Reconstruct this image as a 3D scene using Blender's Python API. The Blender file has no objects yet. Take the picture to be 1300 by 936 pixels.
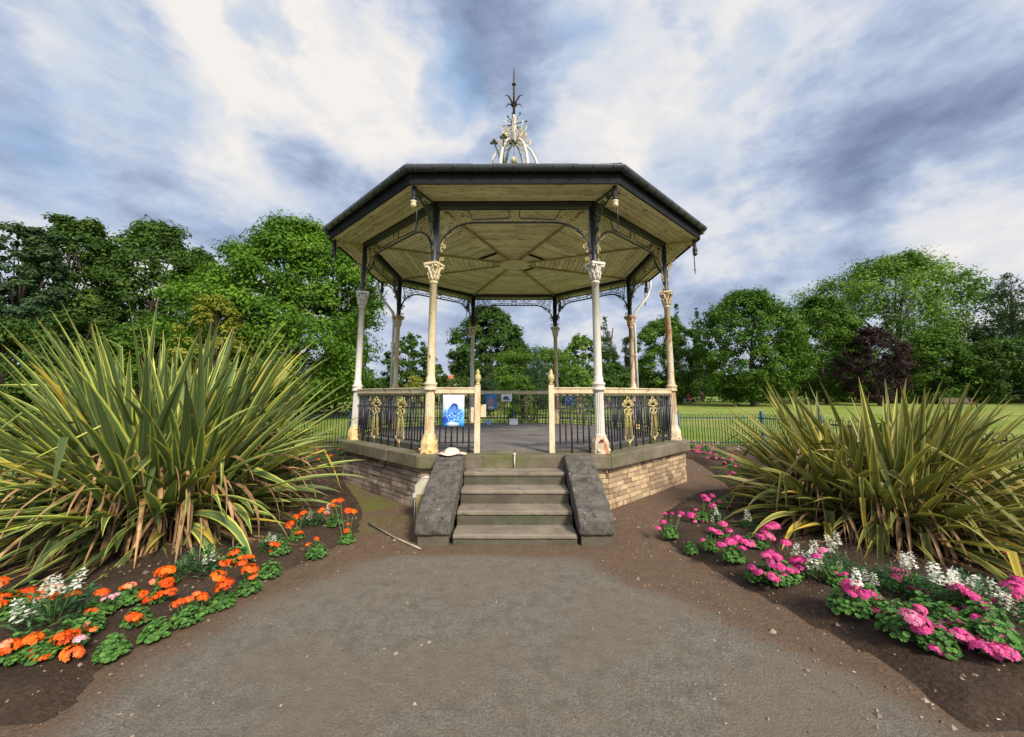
import bpy, bmesh, math, random
import numpy as np
from math import sin, cos, pi, radians, sqrt, tan, atan2
from mathutils import Vector, Matrix
random.seed(7); rng = np.random.default_rng(7)
scn = bpy.context.scene
COL = scn.collection

# ------------------------------------------------------------------ camera
F_PX, PITCH, DIST, YAW, CX = 513.69, 0.149388, 8.907, 0.00414, -0.0112
EYE = 1.56
P = 0.736            # platform height
cam = bpy.data.cameras.new('camera'); camo = bpy.data.objects.new('camera', cam); COL.objects.link(camo)
camo.location = (CX, -DIST, EYE); camo.rotation_euler = (pi/2+PITCH, 0, YAW)
cam.sensor_width = 36; cam.lens = F_PX/1300*36; cam.shift_y = -44.5/1300; cam.clip_end = 2000; cam.clip_start = .05
scn.camera = camo

def ray(px, py):
    """direction through a photograph pixel (used to survey where things stand)"""
    x = (px-650)/F_PX; v = (423.5-py)/F_PX
    Y = cos(PITCH)-v*sin(PITCH); Z = sin(PITCH)+v*cos(PITCH); X = x
    return (X*cos(YAW)-Y*sin(YAW), X*sin(YAW)+Y*cos(YAW), Z)
def G(px, py, z=0.0):
    d = ray(px, py); t = (z-EYE)/d[2]
    return (CX+d[0]*t, -DIST+d[1]*t, z)
def atY(px, py, Y):
    """point on the plane at world y = Y"""
    d = ray(px, py); t = (Y+DIST)/d[1]
    return (CX+d[0]*t, Y, EYE+d[2]*t)
def ground_z(x, y):
    r = np.sqrt(np.asarray(x)**2+np.asarray(y)**2)
    return np.clip((r-11)*0.011, 0, 0.9)

# ------------------------------------------------------------------ mesh helpers
def make_mesh(name, V, faces, mats=(), col=None, midx=None, smooth=False, uv=None):
    me = bpy.data.meshes.new(name)
    V = np.asarray(V, dtype=np.float32).reshape(-1, 3)
    me.vertices.add(len(V)); me.vertices.foreach_set('co', V.ravel())
    if isinstance(faces, np.ndarray):
        n, k = faces.shape; loops = faces.ravel(); starts = np.arange(n)*k; tot = np.full(n, k)
    else:
        tot = np.array([len(f) for f in faces]); n = len(faces)
        loops = np.concatenate([np.asarray(f) for f in faces]); starts = np.concatenate([[0], np.cumsum(tot)[:-1]])
    me.loops.add(len(loops)); me.loops.foreach_set('vertex_index', loops.astype(np.int32))
    me.polygons.add(n); me.polygons.foreach_set('loop_start', starts.astype(np.int32)); me.polygons.foreach_set('loop_total', tot.astype(np.int32))
    if midx is not None: me.polygons.foreach_set('material_index', np.asarray(midx, dtype=np.int32))
    me.polygons.foreach_set('use_smooth', np.full(n, bool(smooth)) if not isinstance(smooth, (list, np.ndarray)) else np.asarray(smooth, dtype=bool))
    if uv is not None:
        u = me.uv_layers.new(name='UVMap'); u.data.foreach_set('uv', np.asarray(uv, dtype=np.float32)[loops].ravel())
    if col is not None:
        a = me.color_attributes.new('col', 'FLOAT_COLOR', 'POINT')
        c = np.asarray(col, dtype=np.float32)
        if c.ndim == 1: c = np.stack([c, c, c, np.ones_like(c)], 1)
        a.data.foreach_set('color', c.ravel())
    for m in mats: me.materials.append(m)
    me.update(calc_edges=True); me.validate()
    return me

class MB:
    """collects shapes into one mesh"""
    def __init__(s): s.V = []; s.F = []; s.S = []; s.C = []; s.M = []; s.n = 0; s.mat = 0; s.c = 0.5; s.T = None
    def add(s, V, F, smooth=False):
        V = np.asarray(V, dtype=float).reshape(-1, 3)
        if s.T is not None: V = np.array([tuple(s.T(*p)) for p in V])
        s.V.append(V); s.C.append(np.full(len(V), s.c))
        for f in F: s.F.append([i+s.n for i in f]); s.S.append(smooth); s.M.append(s.mat)
        s.n += len(V)
    def box(s, x0, x1, y0, y1, z0, z1, bev=0.0):
        if bev <= 0:
            V = [(x0,y0,z0),(x1,y0,z0),(x1,y1,z0),(x0,y1,z0),(x0,y0,z1),(x1,y0,z1),(x1,y1,z1),(x0,y1,z1)]
            s.add(V, [(0,3,2,1),(4,5,6,7),(0,1,5,4),(1,2,6,5),(2,3,7,6),(3,0,4,7)]); return
        bm = bmesh.new(); bmesh.ops.create_cube(bm, size=1)
        for v in bm.verts: v.co = Vector(((x0+x1)/2+v.co.x*(x1-x0), (y0+y1)/2+v.co.y*(y1-y0), (z0+z1)/2+v.co.z*(z1-z0)))
        bmesh.ops.bevel(bm, geom=list(bm.edges), offset=bev, segments=2, affect='EDGES', profile=.7)
        s.bm(bm)
    def bm(s, bm, smooth=False):
        bm.verts.index_update()
        s.add([v.co[:] for v in bm.verts], [[v.index for v in f.verts] for f in bm.faces], smooth); bm.free()
    def tube(s, pts, r, n=6, caps=True, flat=1.0):
        pts = np.asarray(pts, dtype=float); m = len(pts)
        rr = np.full(m, r) if np.isscalar(r) else np.asarray(r, dtype=float)
        t = np.gradient(pts, axis=0); t /= np.linalg.norm(t, axis=1)[:, None]+1e-9
        up = np.array([0,0,1.]) if abs(t[0][2]) < .9 else np.array([1.,0,0])
        a = np.cross(t[0], up); a /= np.linalg.norm(a)
        V = []
        for i in range(m):
            a = a-t[i]*np.dot(a, t[i]); a /= np.linalg.norm(a)+1e-9; b = np.cross(t[i], a)
            for k in range(n):
                w = 2*pi*k/n+pi/n; V.append(pts[i]+rr[i]*(a*cos(w)*flat+b*sin(w)))
        F = [(i*n+k, i*n+(k+1)%n, (i+1)*n+(k+1)%n, (i+1)*n+k) for i in range(m-1) for k in range(n)]
        if caps: F += [tuple(range(n))[::-1], tuple((m-1)*n+k for k in range(n))]
        s.add(V, F, n > 4)
    def lathe(s, prof, cx=0, cy=0, n=16, rot=0.0, smooth=True, caps=True):
        V = []; m = len(prof)
        for r, z in prof:
            for k in range(n):
                w = 2*pi*k/n+rot; V.append((cx+r*cos(w), cy+r*sin(w), z))
        F = [(i*n+k, i*n+(k+1)%n, (i+1)*n+(k+1)%n, (i+1)*n+k) for i in range(m-1) for k in range(n)]
        if caps: F += [tuple(range(n))[::-1], tuple((m-1)*n+k for k in range(n))]
        s.add(V, F, smooth)
    def ball(s, c, r, n=8, sz=1.0):
        s.lathe([(max(r*sin(pi*i/n), r*.02), c[2]-r*sz*cos(pi*i/n)) for i in range(n+1)], c[0], c[1], n+2)
    def prism(s, poly, axis, a, b):
        """poly in 2D, extruded along axis ('x','y','z') from a to b"""
        n = len(poly)
        def m3(p, t): return {'x': (t, p[0], p[1]), 'y': (p[0], t, p[1]), 'z': (p[0], p[1], t)}[axis]
        V = [m3(p, a) for p in poly]+[m3(p, b) for p in poly]
        s.add(V, [tuple(range(n))[::-1], tuple(range(n, 2*n))]+[(i, (i+1)%n, n+(i+1)%n, n+i) for i in range(n)])
    def mesh(s, name, mats):
        V = np.concatenate(s.V)
        if not isinstance(mats, (list, tuple)): mats = [mats]
        me = make_mesh(name, V, s.F, mats, col=np.concatenate(s.C), midx=s.M, smooth=s.S)
        bm = bmesh.new(); bm.from_mesh(me); bmesh.ops.recalc_face_normals(bm, faces=bm.faces); bm.to_mesh(me); bm.free()
        return me
    def build(s, name, mats, parent=None, loc=None): return link(name, s.mesh(name, mats), parent, loc)

def link(name, me, parent=None, loc=None, rotz=0.0):
    o = bpy.data.objects.new(name, me); COL.objects.link(o)
    if parent is not None: o.parent = parent
    if loc is not None: o.location = loc
    if rotz: o.rotation_euler = (0, 0, rotz)
    return o
def tag(o, label=None, cat=None, group=None, kind=None):
    if label: o['label'] = label
    if cat: o['category'] = cat
    if group: o['group'] = group
    if kind: o['kind'] = kind
    return o
def empty(name, loc=(0,0,0), rotz=0.0):
    o = bpy.data.objects.new(name, None); COL.objects.link(o); o.location = loc; o.rotation_euler = (0,0,rotz); o.empty_display_size = .2
    return o
def rotated(o, k):
    """copy of a bandstand part turned to another side of the octagon"""
    c = o.copy(); COL.objects.link(c); c.parent = o.parent
    c.rotation_euler = (0, 0, k*pi/4)
    for ch in [x for x in o.children]:
        g = ch.copy(); COL.objects.link(g); g.parent = c
    return c

# ------------------------------------------------------------------ materials
class NT:
    def __init__(s, tree): s.t = tree; s.t.nodes.clear()
    def n(s, typ, **kw):
        nd = s.t.nodes.new(typ)
        for k, v in kw.items():
            if k.startswith('i_'):
                key = k[2:].replace('_', ' ')
                nd.inputs[key].default_value = v
            else: setattr(nd, k, v)
        return nd
    def l(s, a, b): s.t.links.new(a, b)
    def noise(s, vec, scale, detail=5, rough=.55, dist=0.0):
        nd = s.n('ShaderNodeTexNoise'); nd.inputs['Scale'].default_value = scale; nd.inputs['Detail'].default_value = detail
        nd.inputs['Roughness'].default_value = rough; nd.inputs['Distortion'].default_value = dist
        s.l(vec, nd.inputs['Vector']); return nd.outputs['Fac']
    def ramp(s, fac, stops, interp='LINEAR'):
        nd = s.n('ShaderNodeValToRGB'); cr = nd.color_ramp; cr.interpolation = interp
        while len(cr.elements) < len(stops): cr.elements.new(.5)
        for e, (p, c) in zip(cr.elements, stops):
            e.position = p; e.color = (*c, 1) if len(c) == 3 else c
        s.l(fac, nd.inputs['Fac']); return nd.outputs['Color']
    def mix(s, f, a, b, mode='MIX'):
        nd = s.n('ShaderNodeMix'); nd.data_type = 'RGBA'; nd.blend_type = mode
        for sock, v in ((nd.inputs[0], f), (nd.inputs[6], a), (nd.inputs[7], b)):
            if hasattr(v, 'is_output'): s.l(v, sock)
            elif isinstance(v, (int, float)): sock.default_value = v
            else: sock.default_value = (*v, 1)
        return nd.outputs[2]
    def math(s, op, a, b=None, c=None, clamp=False):
        nd = s.n('ShaderNodeMath'); nd.operation = op; nd.use_clamp = clamp
        for i, v in enumerate((a, b, c)):
            if v is None: continue
            if hasattr(v, 'is_output'): s.l(v, nd.inputs[i])
            else: nd.inputs[i].default_value = v
        return nd.outputs[0]
    def mapping(s, vec, scale=(1,1,1), rot=(0,0,0), loc=(0,0,0)):
        nd = s.n('ShaderNodeMapping'); nd.inputs['Scale'].default_value = scale; nd.inputs['Rotation'].default_value = rot; nd.inputs['Location'].default_value = loc
        s.l(vec, nd.inputs['Vector']); return nd.outputs[0]
    def bump(s, h, strength, dist=.02, prev=None):
        nd = s.n('ShaderNodeBump'); nd.inputs['Strength'].default_value = strength; nd.inputs['Distance'].default_value = dist
        s.l(h, nd.inputs['Height'])
        if prev is not None: s.l(prev, nd.inputs['Normal'])
        return nd.outputs[0]
def new_mat(name):
    m = bpy.data.materials.new(name); m.use_nodes = True; t = NT(m.node_tree)
    out = t.n('ShaderNodeOutputMaterial'); b = t.n('ShaderNodeBsdfPrincipled'); t.l(b.outputs[0], out.inputs[0])
    return m, t, b, out
def coord(t, kind='Object'):
    return t.n('ShaderNodeTexCoord').outputs[kind]
def geo_pos(t): return t.n('ShaderNodeNewGeometry').outputs['Position']

def surf(name, c1, c2, scale=3, rough=.7, bump=.2, bscale=20, spots=None, vcol=0.0, metal=0.0, stretch=(1,1,1), bdist=.01, spec=.5):
    """two-tone noisy surface; spots=(colour, scale, threshold, softness); vcol = strength of the per-piece brightness"""
    m, t, b, out = new_mat(name)
    v = t.mapping(geo_pos(t), stretch)
    f = t.noise(v, scale, 6, .6)
    c = t.ramp(f, [(.35, c1), (.65, c2)])
    h = t.noise(v, bscale, 6, .65)
    if spots:
        for (sc, ss, th, so) in ([spots] if not isinstance(spots, list) else spots):
            sp = t.noise(t.mapping(v, (1,1,1), (0,0,0), (3.1*th, 7, 2)), ss, 7, .62, .3)
            mk = t.ramp(sp, [(th, (0,0,0)), (th+so, (1,1,1))])
            c = t.mix(mk, c, sc)
    if vcol:
        a = t.n('ShaderNodeVertexColor'); a.layer_name = 'col'
        k = t.ramp(a.outputs[0], [(0, (1-vcol,)*3), (1, (1+vcol,)*3)])
        g = t.n('ShaderNodeMix'); g.data_type = 'RGBA'; g.blend_type = 'MULTIPLY'; g.clamp_result = False
        g.inputs[0].default_value = 1; t.l(c, g.inputs[6])
        sc_ = t.math('MULTIPLY_ADD', a.outputs[0], 2*vcol, 1-vcol)
        t.l(sc_, g.inputs[7]); c = g.outputs[2]
    t.l(c, b.inputs['Base Color']); b.inputs['Roughness'].default_value = rough; b.inputs['Metallic'].default_value = metal
    b.inputs['Specular IOR Level'].default_value = spec
    if bump: t.l(t.bump(h, bump, bdist), b.inputs['Normal'])
    return m

M = {}
M['cream'] = surf('cream_paint', (.52,.42,.25), (.62,.55,.40), 5, .6, .5, 60, [((.45,.30,.15), 5, .54, .14), ((.24,.11,.045), 10, .61, .05), ((.05,.04,.03), 30, .635, .03)], stretch=(1,1,.45))
M['white'] = surf('white_paint', (.50,.48,.43), (.60,.58,.54), 4, .55, .4, 60, [((.45,.42,.36), 5, .54, .15), ((.33,.15,.06), 12, .64, .05), ((.10,.08,.06), 34, .66, .03)], stretch=(1,1,.45))
M['rusty'] = surf('rusty_cream_paint', (.52,.41,.28), (.58,.51,.40), 4, .65, .5, 60, [((.32,.14,.06), 6, .49, .10), ((.12,.06,.03), 22, .63, .04)], stretch=(1,1,.35))
M['yellow'] = surf('yellowed_paint', (.56,.40,.15), (.62,.51,.28), 6, .6, .5, 50, [((.28,.11,.04), 12, .57, .04), ((.06,.04,.03), 22, .64, .03)])
M['black'] = surf('black_paint', (.012,.014,.025), (.03,.032,.045), 6, .38, .25, 50, ((.05,.035,.02), 14, .64, .05))
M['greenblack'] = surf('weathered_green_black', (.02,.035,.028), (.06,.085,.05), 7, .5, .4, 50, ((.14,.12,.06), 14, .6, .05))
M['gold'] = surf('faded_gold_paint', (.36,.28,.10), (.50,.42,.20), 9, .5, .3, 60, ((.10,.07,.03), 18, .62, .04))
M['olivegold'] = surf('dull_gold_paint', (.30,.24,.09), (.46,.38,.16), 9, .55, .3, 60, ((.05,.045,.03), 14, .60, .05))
M['stone'] = surf('coping_stone', (.105,.088,.064), (.175,.15,.112), 2.2, .9, .6, 45, [((.085,.095,.025), 1.6, .50, .16), ((.07,.065,.055), 7, .60, .08), ((.42,.40,.36), 60, .72, .03)], bdist=.012)
M['cheek'] = surf('dark_pitted_stone', (.050,.046,.041), (.115,.106,.093), 9, .92, .9, 60, [((.035,.033,.03), 16, .56, .06), ((.22,.21,.19), 24, .62, .05), ((.5,.5,.47), 15, .68, .015)], bdist=.012)
M['step'] = surf('worn_step_stone', (.145,.122,.092), (.225,.195,.15), 3, .9, .5, 50, [((.09,.085,.07), 6, .58, .08), ((.45,.43,.38), 50, .73, .02)], bdist=.008)
M['riser'] = surf('mossy_riser_stone', (.060,.052,.038), (.105,.092,.068), 3, .92, .5, 50, [((.045,.062,.026), 2.6, .54, .14), ((.40,.38,.34), 45, .72, .02)], bdist=.008)
M['brick'] = surf('golden_brick', (.33,.235,.145), (.44,.345,.225), 5, .92, .8, 60, [((.28,.165,.105), 3.2, .54, .1), ((.50,.42,.24), 7, .60, .08), ((.14,.11,.08), 18, .66, .05)], vcol=.35, bdist=.012)
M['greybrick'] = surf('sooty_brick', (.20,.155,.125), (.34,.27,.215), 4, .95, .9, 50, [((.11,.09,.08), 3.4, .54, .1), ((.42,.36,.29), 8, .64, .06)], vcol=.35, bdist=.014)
M['mortar'] = surf('mortar', (.10,.08,.055), (.17,.135,.095), 8, .95, .8, 60)
M['floor'] = surf('platform_asphalt', (.115,.108,.105), (.17,.16,.155), 1.5, .85, .4, 120, [((.07,.068,.07), 2.2, .55, .1), ((.24,.23,.22), 5, .68, .04)], bdist=.004)
M['slate'] = surf('roof_slate', (.05,.05,.05), (.10,.10,.09), 4, .8, .5, 30, ((.16,.17,.10), 14, .62, .06), vcol=.3)
M['gutter'] = surf('gutter_black', (.022,.026,.036), (.040,.046,.060), 3, .28, .15, 30)
M['dark'] = surf('painted_void_shade', (.01,.008,.006), (.02,.017,.013), 3, .9, 0)
M['pipe'] = surf('downpipe_grey_white', (.42,.42,.40), (.60,.60,.58), 5, .5, .2, 50, ((.12,.12,.12), 9, .62, .05))
M['wood'] = surf('weathered_bench_wood', (.09,.06,.045), (.18,.13,.10), 6, .8, .4, 40, stretch=(1,6,6))
M['fence'] = surf('blue_green_fence_paint', (.018,.045,.055), (.035,.07,.085), 4, .42, .15, 40)
M['fenceblue'] = surf('blue_post_paint', (.04,.11,.22), (.06,.15,.27), 4, .42, .15, 40)
M['bark'] = surf('bark', (.045,.034,.024), (.10,.08,.055), 5, .95, .9, 20, stretch=(2,2,.5), bdist=.05)
M['palewhite'] = surf('pale_fabric', (.52,.43,.37), (.62,.53,.47), 8, .85, .3, 80)
M['cab_cream'] = surf('cabinet_cream', (.42,.42,.30), (.52,.51,.40), 5, .7, .2, 40, ((.2,.18,.1), 14, .64, .05))
M['cab_olive'] = surf('cabinet_olive', (.22,.17,.07), (.34,.28,.13), 6, .8, .3, 40, ((.1,.1,.05), 14, .6, .05))

# ceiling boards: cream paint, flaking, with grime running along the boards
def ceiling_mat():
    m, t, b, out = new_mat('ceiling_boards')
    v = coord(t, 'UV')
    g = geo_pos(t)
    n1 = t.noise(t.mapping(v, (1.2, 9, 1)), 1.6, 7, .65)
    c = t.ramp(n1, [(.3, (.70,.62,.41)), (.7, (.85,.79,.60))])
    n2 = t.noise(t.mapping(v, (1.6, 11, 1)), 2.3, 8, .7, .4)
    c = t.mix(t.ramp(n2, [(.555, (0,0,0)), (.62, (1,1,1))]), c, (.22,.145,.055))
    n3 = t.noise(g, 1.1, 4, .6)
    c = t.mix(t.ramp(n3, [(.45, (0,0,0)), (.75, (.6,.6,.6))]), c, (.46,.37,.19))
    a = t.n('ShaderNodeVertexColor'); a.layer_name = 'col'
    k = t.math('MULTIPLY_ADD', a.outputs[0], .40, .80)
    c = t.mix(1.0, c, k, 'MULTIPLY')
    t.l(c, b.inputs['Base Color']); b.inputs['Roughness'].default_value = .6
    t.l(t.bump(n2, .3, .004), b.inputs['Normal'])
    return m
M['ceiling'] = ceiling_mat()

def leafy(name, stops, rough=.65, transl=.22, spec=.12, scale=.25):
    """leaf material: colour from the per-leaf random value, plus a slow drift through the crown"""
    m, t, b, out = new_mat(name)
    a = t.n('ShaderNodeVertexColor'); a.layer_name = 'col'
    nz = t.noise(coord(t, 'Object'), scale, 3, .5)
    f = t.math('MULTIPLY_ADD', nz, .5, -.25)
    f = t.math('ADD', a.outputs[0], f)
    c = t.ramp(f, stops)
    t.l(c, b.inputs['Base Color']); b.inputs['Roughness'].default_value = rough; b.inputs['Specular IOR Level'].default_value = spec
    tr = t.n('ShaderNodeBsdfTranslucent'); c2 = t.mix(1.0, c, (1.5, 1.7, .7), 'MULTIPLY'); t.l(c2, tr.inputs[0])
    mx = t.n('ShaderNodeMixShader'); mx.inputs[0].default_value = transl
    t.l(b.outputs[0], mx.inputs[1]); t.l(tr.outputs[0], mx.inputs[2]); t.l(mx.outputs[0], out.inputs[0])
    return m
M['leaf_bright'] = leafy('leaf_bright', [(0, (.024,.062,.009)), (.5, (.068,.150,.015)), (1, (.155,.275,.03))])
M['leaf_mid'] = leafy('leaf_mid', [(0, (.024,.058,.009)), (.5, (.058,.122,.016)), (1, (.125,.215,.032))])
M['leaf_dark'] = leafy('leaf_dark', [(0, (.018,.042,.010)), (.5, (.042,.088,.016)), (1, (.09,.155,.03))])
M['leaf_pine'] = leafy('leaf_pine', [(0, (.018,.040,.022)), (.5, (.04,.08,.035)), (1, (.085,.13,.05))])
M['leaf_yellow'] = leafy('leaf_yellow', [(0, (.09,.11,.015)), (.5, (.18,.20,.03)), (1, (.30,.30,.05))])
M['leaf_purple'] = leafy('leaf_purple', [(0, (.018,.011,.015)), (.5, (.038,.021,.028)), (1, (.075,.042,.048))])
M['leaf_light'] = leafy('leaf_light', [(0, (.038,.085,.016)), (.5, (.095,.175,.03)), (1, (.19,.30,.05))])
M['ger_leaf'] = leafy('geranium_leaf', [(0, (.03,.09,.02)), (.5, (.065,.17,.035)), (1, (.13,.28,.05))], .55, .2, .3, 6)
M['ant_leaf'] = leafy('snapdragon_leaf', [(0, (.02,.075,.025)), (.5, (.045,.13,.045)), (1, (.09,.20,.06))], .5, .2, .35, 6)
M['stem'] = surf('green_stem', (.08,.16,.04), (.13,.22,.06), 20, .6, 0)

def petal(name, c1, c2, transl=.3):
    m, t, b, out = new_mat(name)
    a = t.n('ShaderNodeVertexColor'); a.layer_name = 'col'
    c = t.ramp(a.outputs[0], [(0, c1), (1, c2)])
    oi = t.n('ShaderNodeObjectInfo')
    hs = t.n('ShaderNodeHueSaturation'); t.l(t.math('MULTIPLY_ADD', oi.outputs['Random'], .014, .493), hs.inputs['Hue']); t.l(t.math('MULTIPLY_ADD', t.math('POWER', oi.outputs['Random'], 9.0), -.28, 1.05), hs.inputs['Saturation']); t.l(t.math('MULTIPLY_ADD', oi.outputs['Random'], .25, .80), hs.inputs['Value'])
    t.l(c, hs.inputs['Color']); c = hs.outputs[0]
    t.l(c, b.inputs['Base Color']); b.inputs['Roughness'].default_value = .6
    tr = t.n('ShaderNodeBsdfTranslucent'); t.l(c, tr.inputs[0])
    mx = t.n('ShaderNodeMixShader'); mx.inputs[0].default_value = transl
    t.l(b.outputs[0], mx.inputs[1]); t.l(tr.outputs[0], mx.inputs[2]); t.l(mx.outputs[0], out.inputs[0])
    return m
M['orange'] = petal('orange_petal', (.82,.10,.006), (.98,.25,.02))
M['pink'] = petal('pink_petal', (.66,.04,.25), (.90,.20,.48))
M['palepink'] = petal('pale_pink_petal', (.85,.45,.55), (.92,.68,.72))
M['whitep'] = petal('white_petal', (.75,.76,.62), (.90,.90,.86))
M['purplep'] = petal('purple_petal', (.04,.02,.16), (.10,.06,.32))

# flax leaves: green-grey middle, yellow-cream margins, fine stripes along the blade
def flax_mat(name, mid1, mid2, margin, tipc, dead=0.0):
    m, t, b, out = new_mat(name)
    uv = coord(t, 'UV'); sx = t.n('ShaderNodeSeparateXYZ'); t.l(uv, sx.inputs[0])
    a = t.n('ShaderNodeVertexColor'); a.layer_name = 'col'
    cmb = t.n('ShaderNodeCombineXYZ'); t.l(t.math('MULTIPLY', sx.outputs[0], 7.0), cmb.inputs[0]); t.l(t.math('MULTIPLY', sx.outputs[1], .6), cmb.inputs[1]); t.l(t.math('MULTIPLY', a.outputs[0], 40), cmb.inputs[2])
    st = t.noise(cmb.outputs[0], 1.6, 4, .6)
    c = t.ramp(st, [(.38, mid1), (.62, mid2)])
    e = t.math('ABSOLUTE', t.math('SUBTRACT', sx.outputs[0], .5))
    e = t.math('ADD', e, t.math('MULTIPLY_ADD', st, .16, -.08))
    wid = t.math('MULTIPLY_ADD', a.outputs[0], -.22, .46)      # wider margin on some leaves
    mk = t.math('MULTIPLY', t.math('SUBTRACT', e, wid), 16, clamp=True)
    c = t.mix(mk, c, margin)
    br = t.math('MULTIPLY_ADD', a.outputs[0], .75, .62)
    c = t.mix(1.0, c, br, 'MULTIPLY')
    tm = t.math('MULTIPLY', t.math('SUBTRACT', t.math('MULTIPLY_ADD', st, .10, sx.outputs[1]), 1.0), 12, clamp=True)
    c = t.mix(tm, c, tipc)
    old = t.math('MULTIPLY', t.math('SUBTRACT', a.outputs[0], .93), 30, clamp=True)
    c = t.mix(t.math('MULTIPLY', old, .8), c, t.ramp(sx.outputs[1], [(.3, (.30,.30,.05)), (.9, (.50,.34,.05))]))
    # brown scorch patches
    sp = t.noise(geo_pos(t), 7, 6, .65, .5)
    c = t.mix(t.ramp(sp, [(.63, (0,0,0)), (.70, (.8,.8,.8))]), c, tipc)
    t.l(c, b.inputs['Base Color']); b.inputs['Roughness'].default_value = .5; b.inputs['Specular IOR Level'].default_value = .22
    t.l(t.bump(st, .35, .004), b.inputs['Normal'])
    tr = t.n('ShaderNodeBsdfTranslucent'); t.l(t.mix(1.0, c, (1.2,1.3,.6), 'MULTIPLY'), tr.inputs[0])
    mx = t.n('ShaderNodeMixShader'); mx.inputs[0].default_value = .18
    t.l(b.outputs[0], mx.inputs[1]); t.l(tr.outputs[0], mx.inputs[2]); t.l(mx.outputs[0], out.inputs[0])
    return m
M['flax_a'] = flax_mat('flax_leaf_green', (.065,.115,.035), (.155,.22,.09), (.47,.49,.10), (.38,.17,.045))
M['flax_b'] = flax_mat('flax_leaf_bronze', (.095,.12,.03), (.19,.205,.065), (.42,.37,.09), (.38,.17,.045))
M['flax_dead'] = surf('dead_flax_leaf', (.17,.09,.04), (.36,.235,.115), 9, .8, .3, 60, ((.12,.06,.03), 12, .6, .05), vcol=.45)

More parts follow.
